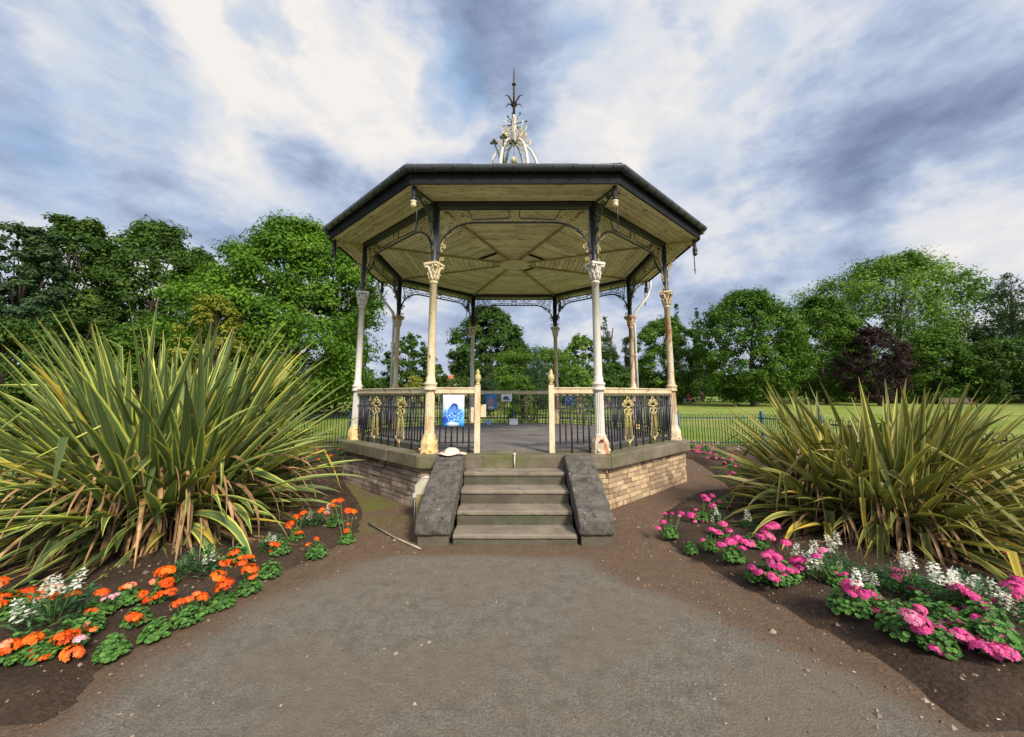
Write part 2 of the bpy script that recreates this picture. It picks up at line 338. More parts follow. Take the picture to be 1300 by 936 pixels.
# ------------------------------------------------------------------ sky and light
SUN_AZ = radians(150)     # compass-like: measured clockwise from +Y; sun behind the camera to the right
SUN_EL = radians(38)
world = bpy.data.worlds.new('World'); scn.world = world; world.use_nodes = True
def build_world():
    t = NT(world.node_tree)
    out = t.n('ShaderNodeOutputWorld'); bg = t.n('ShaderNodeBackground'); t.l(bg.outputs[0], out.inputs[0])
    sky = t.n('ShaderNodeTexSky'); sky.sky_type = 'NISHITA'; sky.sun_disc = False
    sky.sun_elevation = SUN_EL; sky.sun_rotation = SUN_AZ; sky.air_density = 1.2; sky.dust_density = 1.0; sky.ozone_density = 1.5
    d = coord(t, 'Generated')
    s = t.n('ShaderNodeSeparateXYZ'); t.l(d, s.inputs[0])
    zz = t.math('ADD', t.math('MAXIMUM', s.outputs[2], 0.0), .22)
    cm = t.n('ShaderNodeCombineXYZ')
    t.l(t.math('DIVIDE', s.outputs[0], zz), cm.inputs[0]); t.l(t.math('DIVIDE', s.outputs[1], zz), cm.inputs[1])
    pl = cm.outputs[0]
    rot = t.mapping(pl, (1,1,1), (0,0,radians(28)))
    n1 = t.noise(t.mapping(d, (1,1,2.1), (0,0,0), (4.3,1.1,0)), 2.7, 12, .60, .25)
    n2 = t.noise(t.mapping(rot, (1.6,.8,1), (0,0,0), (5,3,0)), 1.9, 11, .56, .5)
    n3 = t.noise(t.mapping(d, (1,1,2.2), (0,0,0), (9,4,0)), 8.5, 10, .60, .3)
    B = t.math('MULTIPLY_ADD', n1, 1.25, -.14)
    B = t.math('ADD', B, t.math('MULTIPLY_ADD', n2, .75, -.375))
    B = t.math('ADD', B, t.math('MULTIPLY_ADD', n3, .50, -.245))
    blobs = SKY_BLOBS
    nv = t.n('ShaderNodeTexNoise'); nv.inputs['Scale'].default_value = 3.2; nv.inputs['Detail'].default_value = 6; nv.inputs['Roughness'].default_value = .55; t.l(d, nv.inputs['Vector'])
    va = t.n('ShaderNodeVectorMath'); va.operation = 'SUBTRACT'; t.l(nv.outputs['Color'], va.inputs[0]); va.inputs[1].default_value = (.5,.5,.5)
    vb = t.n('ShaderNodeVectorMath'); vb.operation = 'SCALE'; vb.inputs[3].default_value = .42; t.l(va.outputs[0], vb.inputs[0])
    vc_ = t.n('ShaderNodeVectorMath'); vc_.operation = 'ADD'; t.l(d, vc_.inputs[0]); t.l(vb.outputs[0], vc_.inputs[1])
    vd = t.n('ShaderNodeVectorMath'); vd.operation = 'NORMALIZE'; t.l(vc_.outputs[0], vd.inputs[0]); dw = vd.outputs[0]
    gap = None
    for (px, py, wpx, amp, kind) in blobs:
        v = Vector(ray(px, py)).normalized()
        dt = t.n('ShaderNodeVectorMath'); dt.operation = 'DOT_PRODUCT'; t.l(dw, dt.inputs[0]); dt.inputs[1].default_value = v
        ang = math.atan(wpx/F_PX)
        mr = t.n('ShaderNodeMapRange'); mr.interpolation_type = 'SMOOTHSTEP'
        mr.inputs['From Min'].default_value = cos(ang); mr.inputs['From Max'].default_value = 1.0
        mr.inputs['To Min'].default_value = 0; mr.inputs['To Max'].default_value = amp
        t.l(dt.outputs['Value'], mr.inputs['Value'])
        if kind == 'b': B = t.math('ADD', B, mr.outputs[0])
        else: gap = mr.outputs[0] if gap is None else t.math('ADD', gap, mr.outputs[0])
    cloud = t.ramp(B, [(.08, (.22,.28,.43)), (.30, (.34,.42,.60)), (.48, (.52,.61,.79)), (.64, (.77,.80,.87)), (.86, (.98,.94,.90))])
    gn = t.math('ADD', t.math('MULTIPLY_ADD', n2, .7, -.80), gap)
    gn = t.math('ADD', gn, t.math('MULTIPLY', n3, 1.0))
    gm = t.ramp(gn, [(.15, (0,0,0)), (.75, (1,1,1))])
    nis = t.mix(1.0, sky.outputs[0], (.1,.1,.1), 'MULTIPLY')
    blue = t.mix(.75, nis, (.28,.56,.95))
    c = t.mix(t.math('MULTIPLY', gm, .62), cloud, blue)
    # low haze near the horizon
    hz = t.ramp(s.outputs[2], [(.0, (.75,.75,.75)), (.22, (0,0,0))])
    c = t.mix(t.math('MULTIPLY', hz, .55), c, (.62,.66,.76))
    # added fill: sky brightened around the sun direction, out of view behind the camera
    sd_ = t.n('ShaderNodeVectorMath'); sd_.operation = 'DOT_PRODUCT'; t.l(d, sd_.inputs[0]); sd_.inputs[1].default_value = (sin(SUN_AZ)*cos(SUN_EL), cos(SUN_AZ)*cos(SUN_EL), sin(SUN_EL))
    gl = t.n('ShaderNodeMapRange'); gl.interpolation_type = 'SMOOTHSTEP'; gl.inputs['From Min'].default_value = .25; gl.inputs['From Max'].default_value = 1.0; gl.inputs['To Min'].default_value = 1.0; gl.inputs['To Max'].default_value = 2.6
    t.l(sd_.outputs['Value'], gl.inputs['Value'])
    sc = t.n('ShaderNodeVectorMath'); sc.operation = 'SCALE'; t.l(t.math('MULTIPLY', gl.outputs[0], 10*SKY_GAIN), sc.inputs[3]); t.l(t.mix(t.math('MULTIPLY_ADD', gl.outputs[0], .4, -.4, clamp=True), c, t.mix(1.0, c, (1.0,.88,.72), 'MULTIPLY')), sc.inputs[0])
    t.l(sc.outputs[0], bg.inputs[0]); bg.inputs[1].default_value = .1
SKY_GAIN = 0.66
SKY_BLOBS = [ # px, py, radius px, amplitude, kind (b brightness, g blue gap)
 (250,50,150,.22,'b'),(400,110,150,.26,'b'),(520,140,100,.26,'b'),(470,150,80,.12,'b'),(180,15,120,.12,'b'),(580,150,50,.10,'b'),(330,70,90,.12,'b'),
 (290,190,110,-.13,'b'),(410,225,120,-.20,'b'),(60,110,130,-.16,'b'),(520,205,70,-.10,'b'),(100,235,110,.14,'b'),(330,285,120,.20,'b'),(110,290,90,.1,'b'),(200,130,60,-.08,'b'),
 (550,45,110,-.18,'b'),(640,120,90,-.08,'b'),(850,60,100,.18,'b'),(740,170,80,.20,'b'),(820,130,70,.04,'b'),(1060,30,120,.12,'b'),
 (1200,60,150,-.12,'b'),(1120,140,110,-.09,'b'),(920,140,100,-.14,'b'),(1080,225,100,-.12,'b'),(960,230,110,.20,'b'),(1230,205,110,.06,'b'),(1290,290,110,.24,'b'),(1180,130,60,-.10,'b'),
 (1000,310,140,-.12,'b'),(780,30,80,.06,'b'),(880,330,100,.1,'b'),
 (370,28,32,.42,'g'),(590,105,50,.38,'g'),(770,100,60,.34,'g'),(915,85,40,.40,'g'),(160,95,70,.28,'g'),(60,205,60,.28,'g'),(740,60,50,.28,'g'),(250,250,60,.25,'g'),(560,120,40,.25,'g'),(30,150,50,.2,'g'),(850,180,60,.2,'g')]
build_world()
sd = bpy.data.lights.new('sun', 'SUN'); sd.energy = 4.0; sd.angle = radians(11); sd.color = (1.0, .87, .68)
so = bpy.data.objects.new('sun', sd); COL.objects.link(so)
sv = Vector((sin(SUN_AZ)*cos(SUN_EL), cos(SUN_AZ)*cos(SUN_EL), sin(SUN_EL)))
so.rotation_euler = sv.to_track_quat('Z', 'Y').to_euler(); so.location = (10,-20,20)
vs = scn.view_settings; vs.view_transform = 'Standard'; vs.look = 'None'; vs.gamma = 1; vs.exposure = .50; vs.use_curve_mapping = False

# ------------------------------------------------------------------ ground
# bed outlines, surveyed on the ground
LBED = [G(x, y)[:2] for x, y in [(70,936),(140,850),(250,785),(345,737),(420,702),(462,676),(466,650),(448,622),(432,600),(438,580)]] + [(-3.6,2.2),(-6.9,2.6),(-6.9,-4.6),(-4.6,-6.9)]
RBED = [G(x, y)[:2] for x, y in [(1235,936),(1120,846),(1000,782),(905,728),(850,696),(829,674),(836,650),(880,626),(925,622),(903,602),(876,584)]] + [(3.9,2.2),(6.9,2.6),(6.9,-4.6),(4.6,-6.9)]
def sdist(px, py, poly):
    """signed distance, positive inside"""
    poly = np.array(poly); n = len(poly); best = np.full(px.shape, 1e9); ins = np.zeros(px.shape, bool)
    for i in range(n):
        a = poly[i]; b = poly[(i+1) % n]; e = b-a
        tt = np.clip(((px-a[0])*e[0]+(py-a[1])*e[1])/(e@e), 0, 1)
        best = np.minimum(best, np.hypot(px-a[0]-tt*e[0], py-a[1]-tt*e[1]))
        cr = ((a[1] > py) != (b[1] > py))
        with np.errstate(divide='ignore', invalid='ignore'):
            xx = a[0]+(py-a[1])/(b[1]-a[1]+1e-12)*e[0]
        ins ^= cr & (px < xx)
    return np.where(ins, best, -best)
def wob(x, y, s=1.0, seed=0):
    r = np.random.default_rng(seed); o = 0
    for k in range(7):
        a = r.uniform(0, 2*pi); f = s*r.uniform(.6, 3.4); o = o+np.sin((x*cos(a)+y*sin(a))*f+r.uniform(0, 6))/(.6+f/s)
    return o/3
def bed_h(x, y):
    x = np.asarray(x, float); y = np.asarray(y, float)
    d = np.maximum(sdist(x, y, LBED), sdist(x, y, RBED))
    k = np.clip(d/.28, 0, 1); k = k*k*(3-2*k)
    return k*(.075+.015*wob(x, y, 4, 3)) + .0

def ground_sheet():
    rad = [0,3,5,7,9,11,13,16,20,25,30,40,50,65,80,100,130,200,400,900]; n = 48
    V = [(0,0,-.012)]; F = []
    for r in rad[1:]:
        for k in range(n):
            x, y = r*cos(2*pi*k/n), r*sin(2*pi*k/n); V.append((x, y, float(ground_z(x, y))-.012))
    for k in range(n): F.append((0, 1+k, 1+(k+1) % n))
    for i in range(len(rad)-2):
        for k in range(n): F.append((1+i*n+k, 1+(i+1)*n+k, 1+(i+1)*n+(k+1) % n, 1+i*n+(k+1) % n))
    m, t, b, out = new_mat('lawn_grass')
    g = geo_pos(t)
    a = t.noise(g, .35, 6, .6); f = t.noise(g, 9, 8, .7); w = t.noise(t.mapping(g, (1.0,.25,1)), .22, 5, .6)
    c = t.ramp(f, [(.3, (.11,.19,.022)), (.7, (.20,.29,.04))])
    c = t.mix(t.ramp(a, [(.40, (0,0,0)), (.60, (.9,.9,.9))]), c, (.27,.28,.08))
    c = t.mix(t.ramp(w, [(.52, (0,0,0)), (.64, (.45,.45,.45))]), c, (.085,.16,.03))
    t.l(c, b.inputs['Base Color']); b.inputs['Roughness'].default_value = .95; b.inputs['Specular IOR Level'].default_value = .15
    t.l(t.bump(t.noise(g, 38, 6, .7), .9, .05), b.inputs['Normal'])
    o = link('lawn', make_mesh('lawn', V, F, [m], smooth=True)); tag(o, kind='structure'); return o
ground_sheet()

def path_mat():
    m, t, b, out = new_mat('path_asphalt_and_soil')
    g = geo_pos(t)
    a = t.n('ShaderNodeVertexColor'); a.layer_name = 'col'       # 1 = asphalt, 0 = bare soil
    n_l = t.noise(g, 1.3, 6, .6); n_m = t.noise(g, 9, 8, .65); n_f = t.noise(g, 95, 5, .8); n_g = t.noise(g, 55, 6, .7)
    asp = t.ramp(n_f, [(.32, (.060,.054,.046)), (.68, (.28,.255,.215))])
    asp = t.mix(t.ramp(n_m, [(.42, (0,0,0)), (.66, (.6,.6,.6))]), asp, (.095,.082,.065))
    asp = t.mix(t.ramp(n_l, [(.45, (0,0,0)), (.62, (.6,.6,.6))]), asp, (.165,.135,.098))
    soil = t.ramp(n_g, [(.3, (.075,.048,.032)), (.7, (.20,.135,.092))])
    soil = t.mix(t.ramp(n_m, [(.45, (0,0,0)), (.7, (.6,.6,.6))]), soil, (.085,.056,.037))
    vor = t.n('ShaderNodeTexVoronoi'); vor.inputs['Scale'].default_value = 30; t.l(g, vor.inputs['Vector'])
    f = t.math('ADD', a.outputs[0], t.math('MULTIPLY_ADD', n_m, .9, -.45))
    f = t.math('ADD', f, t.math('MULTIPLY_ADD', n_l, .7, -.35))
    k = t.ramp(f, [(.34, (0,0,0)), (.62, (1,1,1))])
    c = t.mix(k, soil, asp)
    # moss patches
    mo = t.noise(t.mapping(g, loc=(4,1,0)), 1.9, 7, .65, .4)
    near = t.n('ShaderNodeSeparateXYZ'); t.l(g, near.inputs[0])
    mm = t.math('MULTIPLY', t.math('MULTIPLY_ADD', near.outputs[0], -1.0, -.95, clamp=True), t.math('MULTIPLY_ADD', near.outputs[1], 1.1, 5.0, clamp=True))
    mm = t.math('MULTIPLY', mm, t.ramp(mo, [(.45, (0,0,0)), (.58, (1,1,1))]))
    c = t.mix(mm, c, (.12,.12,.03))
    t.l(c, b.inputs['Base Color']); b.inputs['Roughness'].default_value = .92; b.inputs['Specular IOR Level'].default_value = .25
    h = t.math('ADD', n_f, t.math('MULTIPLY', n_g, 1.6)); 
    t.l(t.bump(h, .8, .012), b.inputs['Normal'])
    return m
def path_sheet():
    xs = np.arange(-7.6, 7.61, .08); ys = np.arange(-12, 4.01, .08)
    X, Y = np.meshgrid(xs, ys)
    # asphalt fan: widens towards the camera, centred on the steps
    L = np.array([G(x, y)[:2] for x, y in [(60,936),(190,846),(330,770),(455,722),(520,702)]]); R = np.array([G(x, y)[:2] for x, y in [(1230,936),(1040,846),(900,778),(820,735),(765,700)]])
    poly = [tuple(p) for p in L]+[tuple(p) for p in R[::-1]]+[(5.5,-12),(-5.5,-12)]
    d = sdist(X, Y, poly)
    a = np.clip(.5+d*1.4, 0, 1)
    near_steps = np.exp(-((X-1.3)**2/.9+(Y+4.9)**2/.35)); a = a-.5*near_steps
    near_steps = np.exp(-((X+.2)**2/1.2+(Y+4.5)**2/.03)); a = a-.45*near_steps
    Z = .012*wob(X, Y, 1.2, 1)+.004*wob(X, Y, 9, 2)-.004
    dd = np.maximum(sdist(X, Y, LBED), sdist(X, Y, RBED)); Z = Z-np.where(dd > .1, .03, 0)
    n, mth = X.shape; idx = np.arange(n*mth).reshape(n, mth)
    F = np.stack([idx[:-1,:-1], idx[:-1,1:], idx[1:,1:], idx[1:,:-1]], -1).reshape(-1, 4)
    o = link('path', make_mesh('path', np.stack([X, Y, Z+.008], -1), F, [path_mat()], col=np.clip(a, 0, 1).ravel(), smooth=True)); tag(o, kind='structure')
path_sheet()
def bed_mat():
    m, t, b, out = new_mat('bed_soil')
    g = geo_pos(t); n1 = t.noise(g, 3, 7, .6); n2 = t.noise(g, 40, 7, .7)
    c = t.ramp(n2, [(.3, (.032,.021,.015)), (.7, (.105,.072,.050))])
    c = t.mix(t.ramp(n1, [(.4, (0,0,0)), (.7, (.6,.6,.6))]), c, (.032,.021,.015))
    t.l(c, b.inputs['Base Color']); b.inputs['Roughness'].default_value = .95; b.inputs['Specular IOR Level'].default_value = .2
    t.l(t.bump(t.math('ADD', n2, t.math('MULTIPLY', n1, 1.5)), 1.0, .03), b.inputs['Normal']); return m
M['bed'] = bed_mat()
def bed_sheet(poly):
    p = np.array(poly); x0, y0 = p.min(0)-.1; x1, y1 = p.max(0)+.1
    st = .045; xs = np.arange(x0, x1, st); ys = np.arange(y0, y1, st); X, Y = np.meshgrid(xs, ys)
    d = sdist(X, Y, poly)+.03*wob(X, Y, 6, 5)
    k = np.clip(d/.26, 0, 1); k = k*k*(3-2*k)
    Z = -.01+k*(.085+.015*wob(X, Y, 4, 3))+.012*rng.random(X.shape)*k+.010*wob(X, Y, 22, 8)*k
    idx = np.arange(X.size).reshape(X.shape)
    F = np.stack([idx[:-1,:-1], idx[:-1,1:], idx[1:,1:], idx[1:,:-1]], -1).reshape(-1, 4)
    keep = (d.ravel()[F] > -.06).all(1)
    F = F[keep]; used = np.unique(F); mp = np.full(X.size, -1); mp[used] = np.arange(len(used))
    V = np.stack([X.ravel(), Y.ravel(), Z.ravel()], 1)[used]
    o = link('flower_bed_soil', make_mesh('flower_bed_soil', V, mp[F], [M['bed']], smooth=True)); tag(o, kind='structure')
bed_sheet(LBED); bed_sheet(RBED)

def scatter_litter():
    # small stones and clods
    n = 6500; pts = []
    x = rng.uniform(-6, 6, n*3); y = rng.uniform(-8.2, 0, n*3)
    dd = np.maximum(sdist(x, y, LBED), sdist(x, y, RBED)); r = np.hypot(x, y)
    ok = (r > 3.5) & ((dd > -.5) | (rng.random(n*3) < .22)) & (np.abs(x) > .0)
    ok &= ~((np.abs(x) < 1.1) & (y > -4.6))
    x, y = x[ok][:n], y[ok][:n]; n = len(x); z = bed_h(x, y)+.004
    s = rng.gamma(2.0, .0030, n)+.0025
    base = np.array([[1,0,0],[0,1,0],[-1,0,0],[0,-1,0],[0,0,.8],[0,0,-.5]]); fb = np.array([[0,1,4],[1,2,4],[2,3,4],[3,0,4],[1,0,5],[2,1,5],[3,2,5],[0,3,5]])
    V = base[None]*s[:,None,None]*rng.uniform(.6, 1.3, (n,6,1)); a = rng.uniform(0, 2*pi, n)
    c_, s_ = np.cos(a)[:,None], np.sin(a)[:,None]
    V = np.stack([V[:,:,0]*c_-V[:,:,1]*s_, V[:,:,0]*s_+V[:,:,1]*c_, V[:,:,2]], -1)+np.stack([x,y,z],1)[:,None,:]
    F = (fb[None]+np.arange(n)[:,None,None]*6).reshape(-1,3)
    m = surf('soil_crumbs', (.10,.07,.05), (.24,.19,.14), 8, .95, 0, vcol=.5)
    o = link('soil_crumbs', make_mesh('soil_crumbs', V.reshape(-1,3), F, [m], col=np.repeat(rng.random(n), 6)))
    tag(o, 'small stones and soil crumbs scattered over the bare earth and the path edges', 'soil crumbs', kind='stuff')
    # fallen petals and dry bits
    n = 330; x = rng.uniform(-4.5, 4.8, n*3); y = rng.uniform(-8, -2.5, n*3); r = np.hypot(x, y)
    ok = (r > 3.6) & ~((np.abs(x) < 1.1) & (y > -4.7)) & (rng.random(n*3) < np.where(x > .8, 1.0, .4)); x, y = x[ok][:n], y[ok][:n]; n = len(x)
    z = bed_h(x, y)+.014; s = rng.uniform(.003, .0085, n); a = rng.uniform(0, 2*pi, n)
    q = np.array([[-1,-.5,0],[1,-.5,.2],[1,.5,0],[-1,.6,.25]])
    V = q[None]*s[:,None,None]; c_, s_ = np.cos(a)[:,None], np.sin(a)[:,None]
    V = np.stack([V[:,:,0]*c_-V[:,:,1]*s_, V[:,:,0]*s_+V[:,:,1]*c_, V[:,:,2]], -1)+np.stack([x,y,z],1)[:,None,:]
    m, t, b, out = new_mat('fallen_petal'); vc = t.n('ShaderNodeVertexColor'); vc.layer_name = 'col'
    t.l(t.ramp(vc.outputs[0], [(.0, (.55,.42,.30)), (.5, (.62,.60,.52)), (.8, (.70,.40,.45)), (1, (.40,.30,.15))], 'CONSTANT'), b.inputs['Base Color'])
    o = link('fallen_petals', make_mesh('fallen_petals', V.reshape(-1,3), np.arange(n*4).reshape(-1,4), [m], col=np.repeat(rng.random(n), 4)))
    tag(o, 'pale fallen petals and dry bits lying on the path and soil', 'petals', kind='stuff')
scatter_litter()

def grass_blades():
    n = 110000
    x = rng.uniform(-15, 15, n); y = rng.uniform(-6.5, 15, n)
    inb = (np.abs(x) < 7.25) & (y < 3.7)
    keep = (~inb) & (rng.random(n) < np.clip(1.25-np.hypot(x, y)/17, .25, 1)); x, y = x[keep], y[keep]; n = len(x)
    z = ground_z(x, y)-.012; h = rng.uniform(.025, .06, n); w = rng.uniform(.004, .008, n); a = rng.uniform(0, pi, n)
    lx, ly = rng.normal(0, .02, n), rng.normal(0, .02, n)
    V = np.stack([np.stack([x-w*np.cos(a), y-w*np.sin(a), z], 1), np.stack([x+w*np.cos(a), y+w*np.sin(a), z], 1), np.stack([x+lx, y+ly, z+h], 1)], 1)
    m = leafy('grass_blade', [(0, (.09,.17,.03)), (.6, (.17,.27,.05)), (1, (.32,.33,.12))], .7, .3, .2, .4)
    o = link('grass', make_mesh('grass', V.reshape(-1,3), np.arange(n*3).reshape(-1,3), [m], col=np.repeat(rng.random(n), 3)))
    tag(o, 'short mown grass of the park lawn around the fenced garden', 'grass', kind='stuff')
grass_blades()

# ------------------------------------------------------------------ bandstand
R = 3.2; S8, C8 = sin(pi/8), cos(pi/8); AP = R*C8; HS = R*S8
band = empty('bandstand', (0,0,0))
tag(band, 'octagonal iron bandstand with cream columns, black eaves and brick base at the path end', 'bandstand')
def octo(r, rot=0): return [(r*sin(pi/8+k*pi/4), -r*cos(pi/8+k*pi/4)) for k in range(8)]

# --- brick base: one mesh per look
def brick_wall():
    rw = 3.37; ap = rw*C8; hs = rw*S8
    H = .552; rows = 8; rh = H/rows
    core = MB(); core.prism(octo(rw-.03), 'z', -.05, H-.003); core.build('wall_core', M['mortar'], band)
    for k in range(8):
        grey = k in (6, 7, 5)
        b = MB(); a = k*pi/4; ca, sa = cos(a), sin(a)
        b.T = lambda x, y, z, ca=ca, sa=sa: (x*ca-y*sa, x*sa+y*ca, z)
        rr = random.Random(k+3)
        for r in range(rows):
            x = -hs+rr.uniform(0, .1)*(-1) ; z0 = r*rh
            while x < hs-.02:
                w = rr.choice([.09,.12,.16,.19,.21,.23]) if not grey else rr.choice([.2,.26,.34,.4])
                x1 = min(x+w, hs); x0 = max(x, -hs)
                if x1-x0 > .04:
                    b.c = rr.random(); o = rr.uniform(-.007, .007)
                    b.box(x0+.004, x1-.004, -ap-o, -ap+.05, z0+.004+rr.uniform(0,.003), z0+rh-.004, .006)
                x = x1
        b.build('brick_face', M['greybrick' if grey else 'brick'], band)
        if grey: band.children[-1]['label'] = 'sooty grey weathered brick face'
brick_wall()
# --- worn stone: voxel remesh and a small cloud displacement
ctex = bpy.data.textures.new('wear', 'CLOUDS'); ctex.noise_scale = .09; ctex.noise_depth = 3
def worn(o, vox=.013, amp=.014):
    m1 = o.modifiers.new('remesh', 'REMESH'); m1.mode = 'VOXEL'; m1.voxel_size = vox; m1.use_smooth_shade = True
    m2 = o.modifiers.new('wear', 'DISPLACE'); m2.texture = ctex; m2.texture_coords = 'GLOBAL'; m2.strength = amp; m2.mid_level = .5
    return o
# --- coping ring and floor
def ring_piece(mb, r0, r1, z0, z1, a0, a1):
    """one straight side of an octagonal ring from fraction a0..a1 of the front side"""
    def pt(r, f): return (-r*S8+2*r*S8*f, -r*C8)
    poly = [pt(r1, a0), pt(r1, a1), pt(r0, a1), pt(r0, a0)]
    mb.prism(poly, 'z', z0, z1)
def bevel_mesh(me, w, seg=2):
    bm = bmesh.new(); bm.from_mesh(me)
    bmesh.ops.bevel(bm, geom=[e for e in bm.edges if e.calc_face_angle(0) > .5], offset=w, segments=seg, affect='EDGES', profile=.6)
    bm.to_mesh(me); bm.free()
for k in range(8):
    cuts = [0, .335, .67, 1] if k else [0, .5, 1]
    for i in range(len(cuts)-1):
        mb = MB(); ring_piece(mb, 2.86, 3.46, P-.185, P, cuts[i]+.0012, cuts[i+1]-.0012)
        me = mb.mesh('coping_slab', M['stone']); bevel_mesh(me, .014)
        cs_ = link('coping_slab', me, band, rotz=k*pi/4)
        if k in (0, 1, 7): worn(cs_, .014, .010)
mb = MB(); mb.prism(octo(2.858), 'z', .3, P+.003); mb.build('floor', M['floor'], band)
# --- steps
ys = [-3.197-.006, -3.5, -3.8, -4.1, -4.4]; zs = [P-.185, .568, .414, .26, .107]
for i in range(1, 5):
    mb = MB(); mb.box(-.655, .655, ys[i]-.0, -3.0 if i == 4 else -3.0, (zs[i+1] if i < 4 else -.04)-.0+.002, zs[i]) if False else None
    y0 = ys[i]; z1 = zs[i]; z0 = zs[i+1]-.03 if i < 4 else -.05
    mb.box(-.657, .657, y0-.004, y0+.34, z1-.046, z1, .008)
    st_ = worn(mb.build('step', M['step'], band), .011, .013)
    mb = MB(); mb.box(-.655, .655, y0+.012, y0+.36, z0, z1-.044); worn(mb.build('riser', M['riser'], st_), .013, .010)
# --- stair cheeks
for sx in (-1, 1):
    x0, x1 = sorted((sx*.665, sx*1.045))
    mb = MB(); prof = [(-3.20,P-.20),(-3.20,P+.012),(-3.30,P+.012),(-3.36,P-.01),(-4.42,.292),(-4.455,.265),(-4.46,.115),(-4.30,.115),(-3.5,.42)]
    mb.prism(prof, 'x', x0, x1)
    me = mb.mesh('stair_cheek', M['cheek']); bevel_mesh(me, .022, 3)
    ck = worn(link('stair_cheek', me, band), .012, .018)
    mb = MB(); xa, xb = x0+.03, x1-.03
    mb.prism([(-3.15,-.05),(-3.15,P-.2),(-3.5,.415),(-4.38,.113),(-4.42,.113),(-4.42,-.05)], 'x', xa, xb)
    mb.build('cheek_base', M['riser'], ck)

# --- columns: local frame has the column standing at (0,-R)
def column_parts():
    d = {}
    mb = MB()                                                       # pedestal, square-ish with flare
    q = [(.135,0),(.135,.03),(.128,.05),(.128,.13),(.122,.16),(.10,.21),(.092,.235),(.092,.25)]
    mb.lathe([(r*1.0, P+z) for r, z in q], 0, -R, 8, pi/8, smooth=False)
    for k in range(4):                                              # scroll lugs on the corners
        a = pi/4+k*pi/2; mb.ball((.118*cos(a), -R+.118*sin(a), P+.045), .03, 5)
    d['pedestal'] = mb
    mb = MB()
    n = 16                                                          # fluted lower shaft
    V = []; zs_ = [(.25,.078),(.27,.072),(.86,.066),(.88,.074)]
    for z, r in zs_:
        for k in range(n*2):
            w = pi*k/n; rr = r-(.008 if k % 2 else 0) if .26 < z < .87 else r
            V.append((rr*cos(w), -R+rr*sin(w), P+z))
    m2 = n*2; mb.add(V, [(i*m2+k, i*m2+(k+1) % m2, (i+1)*m2+(k+1) % m2, (i+1)*m2+k) for i in range(3) for k in range(m2)])
    mb.lathe([(r, P+z) for r, z in [(.072,.88),(.098,.885),(.10,.90),(.092,.915),(.088,.955),(.10,.965),(.10,.985),(.078,1.0),(.070,1.02),(.072,1.06),(.064,1.075),(.060,1.09),(.055,2.48),(.066,2.485),(.068,2.51),(.056,2.52)]], 0, -R, 18)
    d['shaft'] = mb
    mb = MB()                                                       # leafy capital
    mb.lathe([(r, P+z) for r, z in [(.056,2.515),(.062,2.54),(.066,2.60),(.072,2.67),(.088,2.72),(.095,2.735)]], 0, -R, 16)
    for ring, (z0, z1, r0, r1, n) in enumerate([(2.53,2.64,.060,.084,8),(2.60,2.735,.066,.114,8)]):
        for k in range(n):
            a = 2*pi*(k+.5*ring)/n
            pts = [(r*cos(a), -R+r*sin(a), P+z) for r, z in [(r0,z0),(r0+.008,(z0+z1)/2),(r1-.012,z1-.012),(r1+.006,z1),(r1+.010,z1-.018),(r1-.002,z1-.03)]]
            mb.tube(pts, [.018,.022,.020,.014,.010,.006], 5)
    for k in range(4):
        a = pi/4+k*pi/2; mb.ball((.125*cos(a), -R+.125*sin(a), P+2.735), .028, 6)
    mb.lathe([(.145,P+2.752),(.165,P+2.76),(.165,P+2.785),(.15,P+2.80)], 0, -R, 4, pi/4, smooth=False)
    d['capital'] = mb
    mb = MB()                                                       # black upper post
    mb.lathe([(.058,P+2.80),(.058,P+2.84),(.046,P+2.86),(.046,P+3.775)], 0, -R, 12)
    for a in (pi/8, -pi/8):  # side fins following the neighbouring sides
        for sg in (1,):
            dx, dy = (cos(a), sin(a)) if a < 0 else (-cos(a), sin(a))
            dx, dy = (cos(pi/8), sin(pi/8)) if a > 0 else (-cos(pi/8), sin(pi/8))
            p = np.array([0, -R]); q = p+np.array([dx, dy])*.066
            V = [(p[0], p[1], P+2.82), (q[0], q[1], P+2.86), (q[0], q[1], P+3.77), (p[0], p[1], P+3.77)]
            nx, ny = -dy*.010, dx*.010
            VV = [(v[0]+nx, v[1]+ny, v[2]) for v in V]+[(v[0]-nx, v[1]-ny, v[2]) for v in V]
            mb.add(VV, [(0,1,2,3),(7,6,5,4),(0,4,5,1),(1,5,6,2),(2,6,7,3)])
    d['upper_post'] = mb
    return d
CD = column_parts()
def spiral(cx, cy, r0, turns, a0, dirn=1, n=22, rend=.18):
    return [(cx+r0*(1-(1-rend)*i/(n-1))*cos(a0+dirn*2*pi*turns*i/(n-1)), cy+r0*(1-(1-rend)*i/(n-1))*sin(a0+dirn*2*pi*turns*i/(n-1))) for i in range(n)]
# gold curls beside the column above the capital
me_curl = []
for a in (pi/8, pi-pi/8):
    dx, dy = cos(a), sin(a); curl = MB()
    pts = [(.075,2.81),(.085,2.85)]+[(x, z) for x, z in spiral(.118, 2.865, .034, 1.1, pi*.95, -1, 14)]
    curl.tube([(dx*u, -R+dy*u, P+z) for u, z in pts], .0085, 5); me_curl.append(curl.mesh('scroll', M['gold']))
cm_ = {k: None for k in CD}
me_ped = CD['pedestal'].mesh('pedestal', M['yellow']); me_up = CD['upper_post'].mesh('upper_post', M['black'])
V_A = math.pi/8
look = {0: ('white','white'), 7: ('cream','cream'), 6: ('white','white'), 1: ('rusty','rusty'), 2: ('rusty','rusty'), 3: ('rusty','white'), 4: ('white','cream'), 5: ('cream','rusty')}
meshes = {}
def cmesh(part, mat):
    if (part, mat) not in meshes:
        meshes[(part, mat)] = CD[part].mesh(part, M[mat])
    return meshes[(part, mat)]
